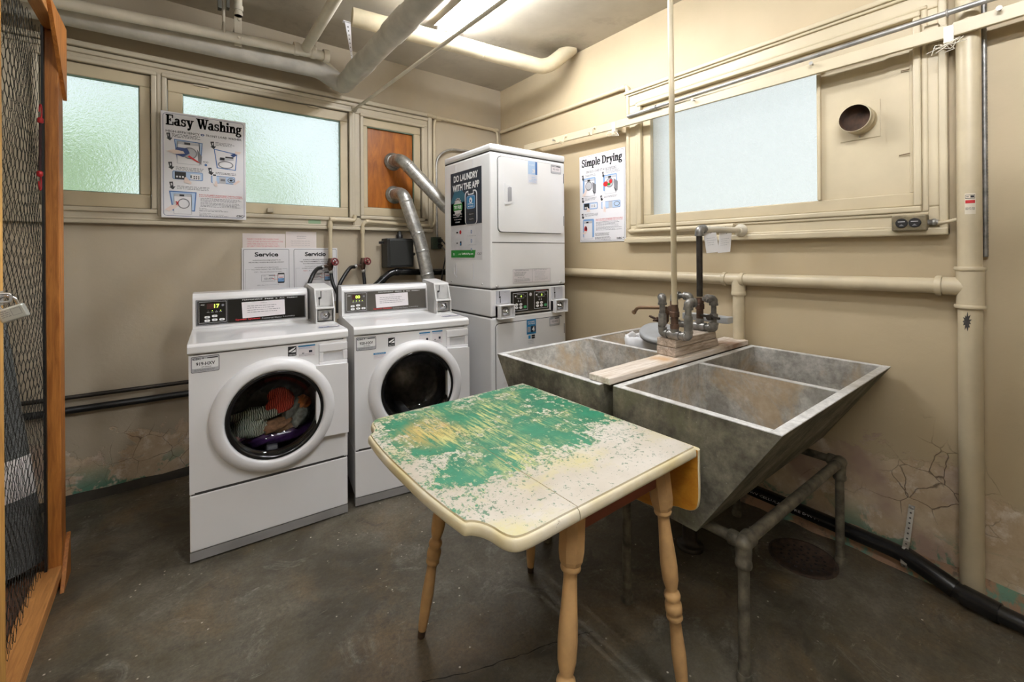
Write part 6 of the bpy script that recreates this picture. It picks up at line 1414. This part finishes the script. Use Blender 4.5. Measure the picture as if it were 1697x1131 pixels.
b = MB().tube([s0, s1, s2], .0085, 12, bend=.012); b.lathe([(.0085, 0), (.0115, .004), (.0115, .012)], s2, s2-s1, 12); b.build('spout', M('spout_tan', (150, 120, 92), .5, .5, var=.3), t)
b = MB().lathe([(.012, -.05), (.020, -.036), (.020, -.01), (.024, -.004), (.024, .010), (.015, .016), (.014, .03)], (X1+.035, yl+.012, rz_(1092, 520, X1)), (0, 0, 1), 14); b.build('valve_body', M_RUST, t)
c = Vector((X1+.025, yl+.035, rz_(1086, 531, X1)))
b = MB().bar(c+Vector((0, .05, .012)), c+Vector((0, -.03, -.012)), .012, .008); b.bar(c+Vector((-.04, 0, 0)), c+Vector((.04, 0, 0)), .012, .008); b.lathe([(.012, -.01), (.012, .012)], c, (0, 0, 1), 10); b.cyl(c, c+Vector((.005, 0, -.06)), .005, seg=8); b.build('cross_handle', M_RUST, t)
b = MB(); nut(b, (X1, ym, rz_(1118, 521, X1)), .024, .024); b.cyl((X1, ym, zm+.03), (X1, ym, rz_(1118, 505, X1)), .0155, seg=14); b.lathe([(.019, 0), (.019, .02)], (X1, ym, rz_(1118, 545, X1)), (0, 0, 1), 12); b.build('union_fitting', M_RUST, t)
# tall thin supply pole rising from the front tap
top = on_x(1110, 0, X1)
o = MB().cyl((X1, ym, rz_(1118, 512, X1)), (X1, ym+.012, ZC), .0125, seg=16).build('supply_pipe', M_PIPE, org=(X1, ym, 1.07)); tag(o, 'tall thin cream water pipe rising from the front tap to the ceiling', 'pipe')
# rear tap assembly
X2 = 2.06; z2 = .957
yL, yR = on_x(1147, 538, X2).y, on_x(1183, 540, X2).y; yR = max(yR, 1.02)
t = thing('mixing_tap', (X2, (yL+yR)/2, .937), 'rear tangle of galvanised tap pipes with a capped elbow on the timber blocks', 'tap', 'tap assemblies on the blocks')
yC = on_x(1160, 540, X2).y
b = MB().cyl((X2, yL+.10, z2), (X2, yR, z2), .017, seg=14); elbow(b, (X2, yR, z2), (0, 1, 0), (0, 0, 1), .0195); b.cyl((X2, yC-.03, z2), (X2, yC+.03, z2), .022, seg=14); b.cyl((X2, yC, z2), (X2, yC, z2+.04), .019, seg=14); elbow(b, (X2, yL+.10, z2), (0, -1, 0), (0, 0, 1), .0195); b.build('manifold', M_GALV, t)
zR = rz_(1181, 495, X2)
b = MB().cyl((X2, yR, z2+.02), (X2, yR, zR), .0125, seg=14); b.lathe([(.017, 0), (.019, .004), (.019, .022), (.017, .026)], (X2, yR, z2+.045), (0, 0, 1), 14); elbow(b, (X2, yR, zR), (0, 0, -1), (-.8, .6, 0), .0185, .028); b.lathe([(.020, .028), (.020, .04), (.012, .042), (.012, .052)], (X2, yR, zR), (-.8, .6, 0), 6, 0, False); b.build('riser', M_GALV, t)
yk = yL+.10; zk = rz_(1140, 491, X2)
b = MB().cyl((X2, yk, z2+.02), (X2, yk, zk-.01), .0125, seg=14); elbow(b, (X2, yk, zk), (0, 0, -1), (0, -1, 0), .0185, .026); b.cyl((X2, yk, zk), (X2, yk-.08, zk), .0125, seg=12); elbow(b, (X2, yk-.09, zk), (0, 1, 0), (0, 0, -1), .0185, .026); b.build('riser', M_GALV, t)
b = MB().lathe([(.022, -.02), (.026, -.01), (.026, .01), (.022, .02)], (X2-.02, yk-.005, z2+.07), (-1, .2, 0), 14); b.lathe([(.012, -.05), (.020, -.03), (.020, .03), (.012, .05)], (X2, yk, z2+.08), (0, 0, 1), 12); b.build('valve_body', M_RUST, t)
b = MB(); nut(b, (X2, yC, rz_(1161, 508, X2)), .024, .026); b.cyl((X2, yC, z2+.03), (X2, yC, rz_(1161, 494, X2)), .016, seg=12); b.lathe([(.019, 0), (.019, .016)], (X2, yC, rz_(1161, 496, X2)-.02), (0, 0, 1), 12); b.build('union_fitting', M_RUST, t)
b = MB().bar((X2-.035, yR-.045, z2+.055), (X2-.02, yR+.055, z2+.060), .013, .010); b.lathe([(.014, -.015), (.014, .015)], (X2-.025, yR+.005, z2+.055), (-1, 0, 0), 12); b.build('lever_handle', M_DARKPIPE, t)
b = MB().tube([(X2-.01, yC+.01, z2+.12), (X2-.06, yC+.012, z2+.13), (X2-.09, yC+.012, z2+.12)], .008, 10, bend=.02); b.build('bleed_cock', M('brass', (176, 132, 58), .35, .8, var=.2), t)
zw = on_x(1228, 382, XR-.05)
e1 = Vector((X2, yC, zw.z)); 
t = pipe_thing('supply_pipe', [(X2, yC, rz_(1161, 492, X2)), e1+Vector((0, .0, 0)), (XR-.055, zw.y, zw.z)], .0145, M_DARKPIPE, 'dark iron water pipe rising behind the taps and elbowing to the window sill', .02)
b = MB(); elbow(b, e1, (0, 0, -1), (Vector((XR-.05, zw.y, zw.z))-e1).normalized(), .020, .03); b.build('elbow', M_GALV, t)
b = MB().cyl(e1.lerp(Vector((XR-.055, zw.y, zw.z)), .14), (XR-.055, zw.y, zw.z), .0155, seg=14); b.lathe([(.034, 0), (.034, .006), (.022, .012), (.019, .03)], (XR-.050, zw.y, zw.z), (-1, 0, 0), 20); b.build('painted_arm', M_PIPEW, t)
# two paper tags wired to the arm
for i, (k, lean, lab) in enumerate(((.24, .012, 'white paper tag on the water pipe arm, nearer the dark elbow'), (.62, -.016, 'white paper tag on the water pipe arm, nearer the wall'))):
    p0 = e1.lerp(Vector((XR-.055, zw.y, zw.z)), k)+Vector((0, 0, -.016)); d = Vector((.9, -.44, 0)); hw = .036; 
    t = thing('paper_tag', tuple(p0), lab, 'tag', 'paper tags on the pipe')
    q = [p0-d*hw, p0+d*hw, p0+d*(hw+lean)+Vector((-.01, -.01, -.098)), p0+d*(-hw+lean)+Vector((-.01, -.01, -.105)) ]
    n_ = d.cross(Vector((0, 0, 1)))*.0006
    MB().hexa([q[3]-n_, q[2]-n_, q[2]+n_, q[3]+n_, q[0]-n_, q[1]-n_, q[1]+n_, q[0]+n_]).build('sheet', M('tag_white', (238, 236, 236), .7, var=.02), t)
    P = Print(q[3]+n_*1.2, q[2]-q[3], q[0]-q[3]); P.lines(.012, .075, .05, 4, .003, .008, 'lgrey', 1, 3+i); P.build('print', t)
    MB().tube([p0+Vector((0, 0, .034)), p0+d*.008, p0+Vector((0, 0, -.010))], .0016, 6).build('wire_tie', M_BLACK, t)
# bin with white liner standing in the far left basin, its lid leaning over it
bx, by = 2.19, 1.555
t = thing('waste_bin', (bx, by, ZB+.035), 'small bin with a white plastic liner standing in the left tub', 'bin')
MB().lathe([(.085, 0), (.088, .01), (.108, .33), (.100, .33), (.082, .012)], (bx, by, ZB+.036), (0, 0, 1), 26, caps=False).build('bin_body', M('bin_grey', (120, 122, 124), .45), t)
b = MB(); R = random.Random(3); n = 28; rows = []
for r, z in ((.100, .20), (.111, .24), (.116, .30), (.118, .345), (.108, .352), (.098, .345), (.092, .24), (.075, .10)):
    rows.append([(bx+(r+R.uniform(-.006, .006))*math.cos(2*math.pi*i/n), by+(r+R.uniform(-.006, .006))*math.sin(2*math.pi*i/n), ZB+.036+z+R.uniform(-.012, .012)) for i in range(n)])
vs = [v for r in rows for v in r]; b.add(vs, [(j*n+i, j*n+(i+1) % n, (j+1)*n+(i+1) % n, (j+1)*n+i) for j in range(len(rows)-1) for i in range(n)], 0, True)
b.build('liner_bag', M('liner_white', (238, 238, 240), .35, var=.02), t)
lc = on_x(1092, 551, 2.13); ld = Vector((-.30, -.22, 1)).normalized()
t = thing('bin_lid', tuple(lc), 'grey plastic bin lid tilted over the lined bin behind the taps', 'lid')
MB().lathe([(.0001, .016), (.070, .014), (.098, .008), (.106, .0), (.104, -.018), (.099, -.018), (.097, -.004), (.0001, .002)], lc, ld, 32, caps=False).build('lid_disc', M('lid_grey', (176, 178, 180), .4), t)
p1, p2 = on_x(1147, 531, 2.24), on_x(1226, 537, 2.24)
o = MB().box(2.11, 2.165, 1.03, 1.27, .976, 1.008).build('plastic_tray', M('tray_white', (206, 208, 210), .45), org=(2.14, 1.15, .976), bevel=.004); tag(o, 'long pale grey plastic tray lying behind the rear taps', 'tray')
# ================================================================== FLOOR AT THE RIGHT
t = thing('floor_drain', (2.14, .73, 0), 'rusty round perforated drain cover set in the floor beside the pipe stand', 'drain')
MB().lathe([(.128, .0), (.128, .004), (.112, .006), (.112, .001), (.0001, .002)], (2.14, .73, 0), (0, 0, 1), 40, caps=False).build('cover', M('drain_rust', (74, 56, 42), .8, .2, var=.5, vs=40, bump=.5), t)
b = MB(); holes = []
for ri, n in ((.02, 6), (.05, 12), (.08, 18)):
    for k in range(n): a = 2*math.pi*k/n+ri*9; holes.append((2.14+ri*math.cos(a), .73+ri*math.sin(a)))
p = Pieces()
for x, y in holes: p.each().lathe([(.0055, 0), (.0055, .0012)], (x, y, .0015), (0, 0, 1), 8)
p.build('hole', M('hole_dark', (16, 14, 12), .9), t)
pts = [(2.366, 2.7, .096), (2.362, .98, .090), (2.355, .46, .083), (2.345, .40, .076), (2.325, .30, .048), (2.305, .215, .040), (2.290, .08, .040), (2.265, -.5, .040)]
t = thing('drain_pipe', (2.36, 1.0, .085), 'black plastic drain pipe running along the foot of the right wall', 'pipe')
MB().tube(pts, .030, 18, bend=.06, n=5).build('pipe_run', M_ABS, t)
p = Pieces()
p.each().tube([(2.358, .435, .081), (2.335, .345, .062), (2.322, .285, .046)], .0345, 18, bend=.06); p.each().tube([(2.318, .265, .042), (2.300, .17, .040)], .0355, 18)
for q in (.10, .07, .04): p.each().lathe([(.0325, -.005), (.0325, .005)], (2.291, q, .040), (-.04, -1, 0), 18)
p.build('coupling', M_ABS, t)
P = Print(Vector((2.3295, 1.10, .088)), (0, -1, 0), (.25, 0, 1)); 
P.text(0, 0, .62, .010, 'CHARLOTTE ABS DWV CELLULAR CORE PIPE' if False else 'ABS-DWV CELLULAR CORE DWV ASTM F628 STANDARD', 'lgrey', 1); P.build('printed_line', t)
# perforated strap holding it
s0, s1 = on_x(1511, 838, XR-.004), Vector((2.3215, .432, .075))
t = thing('pipe_strap', tuple(s0), 'perforated metal strap screwed to the right wall and looped over the black pipe', 'strap')
path = [Vector((XR-.003, s0.y, s0.z)), Vector((2.418, s0.y+.002, .20)), Vector((2.384, s0.y+.006, .126)), Vector((2.352, .432, .1155)), Vector((2.326, .432, .095)), Vector((2.3195, .432, .06)), Vector((2.335, .432, .040))]
b = MB(); vs = []
for q in path: vs += [(q.x, q.y-.010, q.z), (q.x, q.y+.010, q.z)]
b.add(vs, [(2*i, 2*i+1, 2*i+3, 2*i+2) for i in range(len(path)-1)]); o = b.build('strap', M('strap_zinc', (186, 182, 174), .4, .6, var=.2), t)
sm = o.modifiers.new('solid', 'SOLIDIFY'); sm.thickness = .0012
p = Pieces()
for i in range(len(path)-1):
    n = max(1, int((path[i+1]-path[i]).length/.018))
    for k in range(n):
        c = path[i].lerp(path[i+1], (k+.5)/n); dd = (path[i+1]-path[i]).normalized(); nn = Vector((0, 1, 0)).cross(dd).normalized()
        if nn.x > 0: nn = -nn
        p.each().lathe([(.0035, 0), (.0035, .0006)], c+nn*.0008, nn, 8)
p.build('punched_hole', M_SEAM, t)
MB().lathe([(.009, 0), (.009, .004), (.005, .006)], (XR-.004, s0.y, s0.z-.012), (-1, 0, 0), 6).build('bolt', M_STEEL, t)

# ================================================================== DROP-LEAF TABLE
t = thing('drop_leaf_table', (.92, 1.05, 0), 'worn green and cream painted drop-leaf table on turned tan legs', 'table'); tb = t
ZTOP = .755
def offset(poly, d):
    n = len(poly); out = []
    for i in range(n):
        p0, p1, p2 = (Vector(poly[(i-1) % n]), Vector(poly[i]), Vector(poly[(i+1) % n]))
        e1, e2 = (p1-p0).normalized(), (p2-p1).normalized(); n1, n2 = Vector((-e1.y, e1.x)), Vector((-e2.y, e2.x)); m_ = (n1+n2)
        m_ = m_/max(.35, m_.length_squared)*2 if m_.length_squared > 1e-9 else n1
        out.append(tuple(p1+m_*d*.5*1.0*(1 if True else 0)))
    return out
def moulded(poly, clip, prof, to3, mats, name, parent):
    """outline (counter-clockwise) lofted through (inset, height) steps; clip keeps straight joint edges unmoulded"""
    b = MB(); rings = []
    for ins, h in prof: rings.append([to3(*clip(q, p), h) for q, p in zip(offset(poly, ins), poly)])
    n = len(poly); vs = [v for r in rings for v in r]
    b.add(vs, [(j*n+i, j*n+(i+1) % n, (j+1)*n+(i+1) % n, (j+1)*n+i) for j in range(len(rings)-1) for i in range(n)], 1)
    b.add(rings[-1], [tuple(range(n))], 0); b.add(rings[0], [tuple(range(n-1, -1, -1))], 2)
    b.s = [len(f) == 4 and m_ == 1 for f, m_ in zip(b.f, b.m)]
    o = b.build(name, mats, parent); o.data.set_sharp_from_angle(angle=math.radians(38)); return o
XJ, XK = .717, 1.207
PROF = [(.004, -.030), (.001, -.027), (0, -.022), (.0006, -.016), (.003, -.010), (.0075, -.0062), (.012, -.0050), (.0165, -.0048), (.0172, 0)]
Y0, Y1 = .684, 1.500
main = [(XJ+.001, Y0), (XK, Y0), (XK, Y1), (XJ+.001, Y1)]
def clip_main(q, p): return (p[0], q[1])
moulded(main, clip_main, PROF, lambda x, y, h: (x, y, ZTOP+h), [M_TABLE, M_TEDGE, M_LEAFW], 'table_top', t)
half = [(.66, .684), (.60, .683), (.562, .685), (.540, .692), (.527, .708), (.521, .730), (.518, .752), (.510, .775), (.498, .792), (.484, .802), (.480, .830), (.475, .88), (.470, .96), (.4685, 1.03)]
YC = 1.092
def catmull(pts, n=4):
    out = []
    for i in range(len(pts)-1):
        p0, p1, p2, p3 = [Vector(pts[k]) for k in (max(0, i-1), i, i+1, min(len(pts)-1, i+2))]
        for k in range(n): q = k/n; out.append(tuple(.5*((2*p1)+(p2-p0)*q+(2*p0-5*p1+4*p2-p3)*q*q+(p3-p0+3*p1-3*p2)*q**3)))
    return out+[tuple(pts[-1])]
half = catmull(half)
leaf = [(XJ-.001, .684)]+half+[(x, 2*YC-y) for x, y in reversed(half)]+[(XJ-.001, 1.500)]
leaf = list(reversed(leaf))                      # counter-clockwise
def clip_leaf(q, p): return (p[0], q[1]) if p[0] > XJ-.01 else q
moulded(leaf, clip_leaf, PROF, lambda x, y, h: (x, y, ZTOP+h), [M_TABLE, M_TEDGE, M_LEAFW], 'raised_leaf', t)
# hanging leaf: same outline turned down at the right edge
XH = 1.206
def hang(x, y, h): return (XH+.018+h*.62+.012, y, ZTOP-.012-(XJ-x))
moulded(list(reversed([(x, y) for x, y in leaf][::-1])), clip_leaf, PROF, hang, [M_TEDGE, M_TEDGE, M_LEAFW], 'hanging_leaf', t)
# apron
p = Pieces(); za, zb_ = .640, .724
p.each().box(.80, 1.125, .752, .772, za, zb_); p.each().box(.80, 1.125, 1.352, 1.372, za, zb_); p.each().box(.766, .786, .80, 1.32, za, zb_); p.each().box(1.140, 1.160, .80, 1.32, za, zb_)
p.build('apron', M_APRON, t, bevel=.002)
def leg(top, foot):
    top, foot = Vector(top), Vector(foot); L = (top-foot).length; ax = foot-top
    b = MB()
    b.lathe([(.0335, 0), (.0335, .125), (.030, .148), (.0245, .160)], top, ax, 8, 0, False, rot=math.pi/8)
    k = L-.16
    def f(q): return .16+k*q
    prof = [(.0235, .16), (.0255, f(.012)), (.0235, f(.022)), (.0175, f(.03)), (.0165, f(.05)), (.0185, f(.12)), (.0225, f(.22)), (.0242, f(.29)), (.0225, f(.36)), (.0165, f(.405)), (.0155, f(.415)), (.0215, f(.425)), (.0235, f(.44)), (.0215, f(.455)),
            (.0185, f(.465)), (.0235, f(.478)), (.0245, f(.50)), (.0235, f(.520)), (.0205, f(.526)), (.0225, f(.535)), (.0235, f(.55)), (.020, f(.56)), (.0165, f(.565)), (.0175, f(.63)), (.0205, f(.73)), (.0195, f(.80)), (.0155, f(.93)), (.0140, f(.955))]
    b.lathe(prof, top, ax, 22, 0, True, caps=False)
    o = b.build('leg', M_LEGTAN, t)
    MB().lathe([(.0140, f(.955)), (.0125, f(.99)), (.0115, L)], top, ax, 18).build('worn_tip', M_LEGTIP, o); return o
for tx, ty, fx, fy in ((.786, .772, .672, .712), (1.132, .768, 1.170, .705), (.775, 1.345, .668, 1.395), (1.132, 1.345, 1.165, 1.396)): leg((tx, ty, .726), (fx, fy, 0))
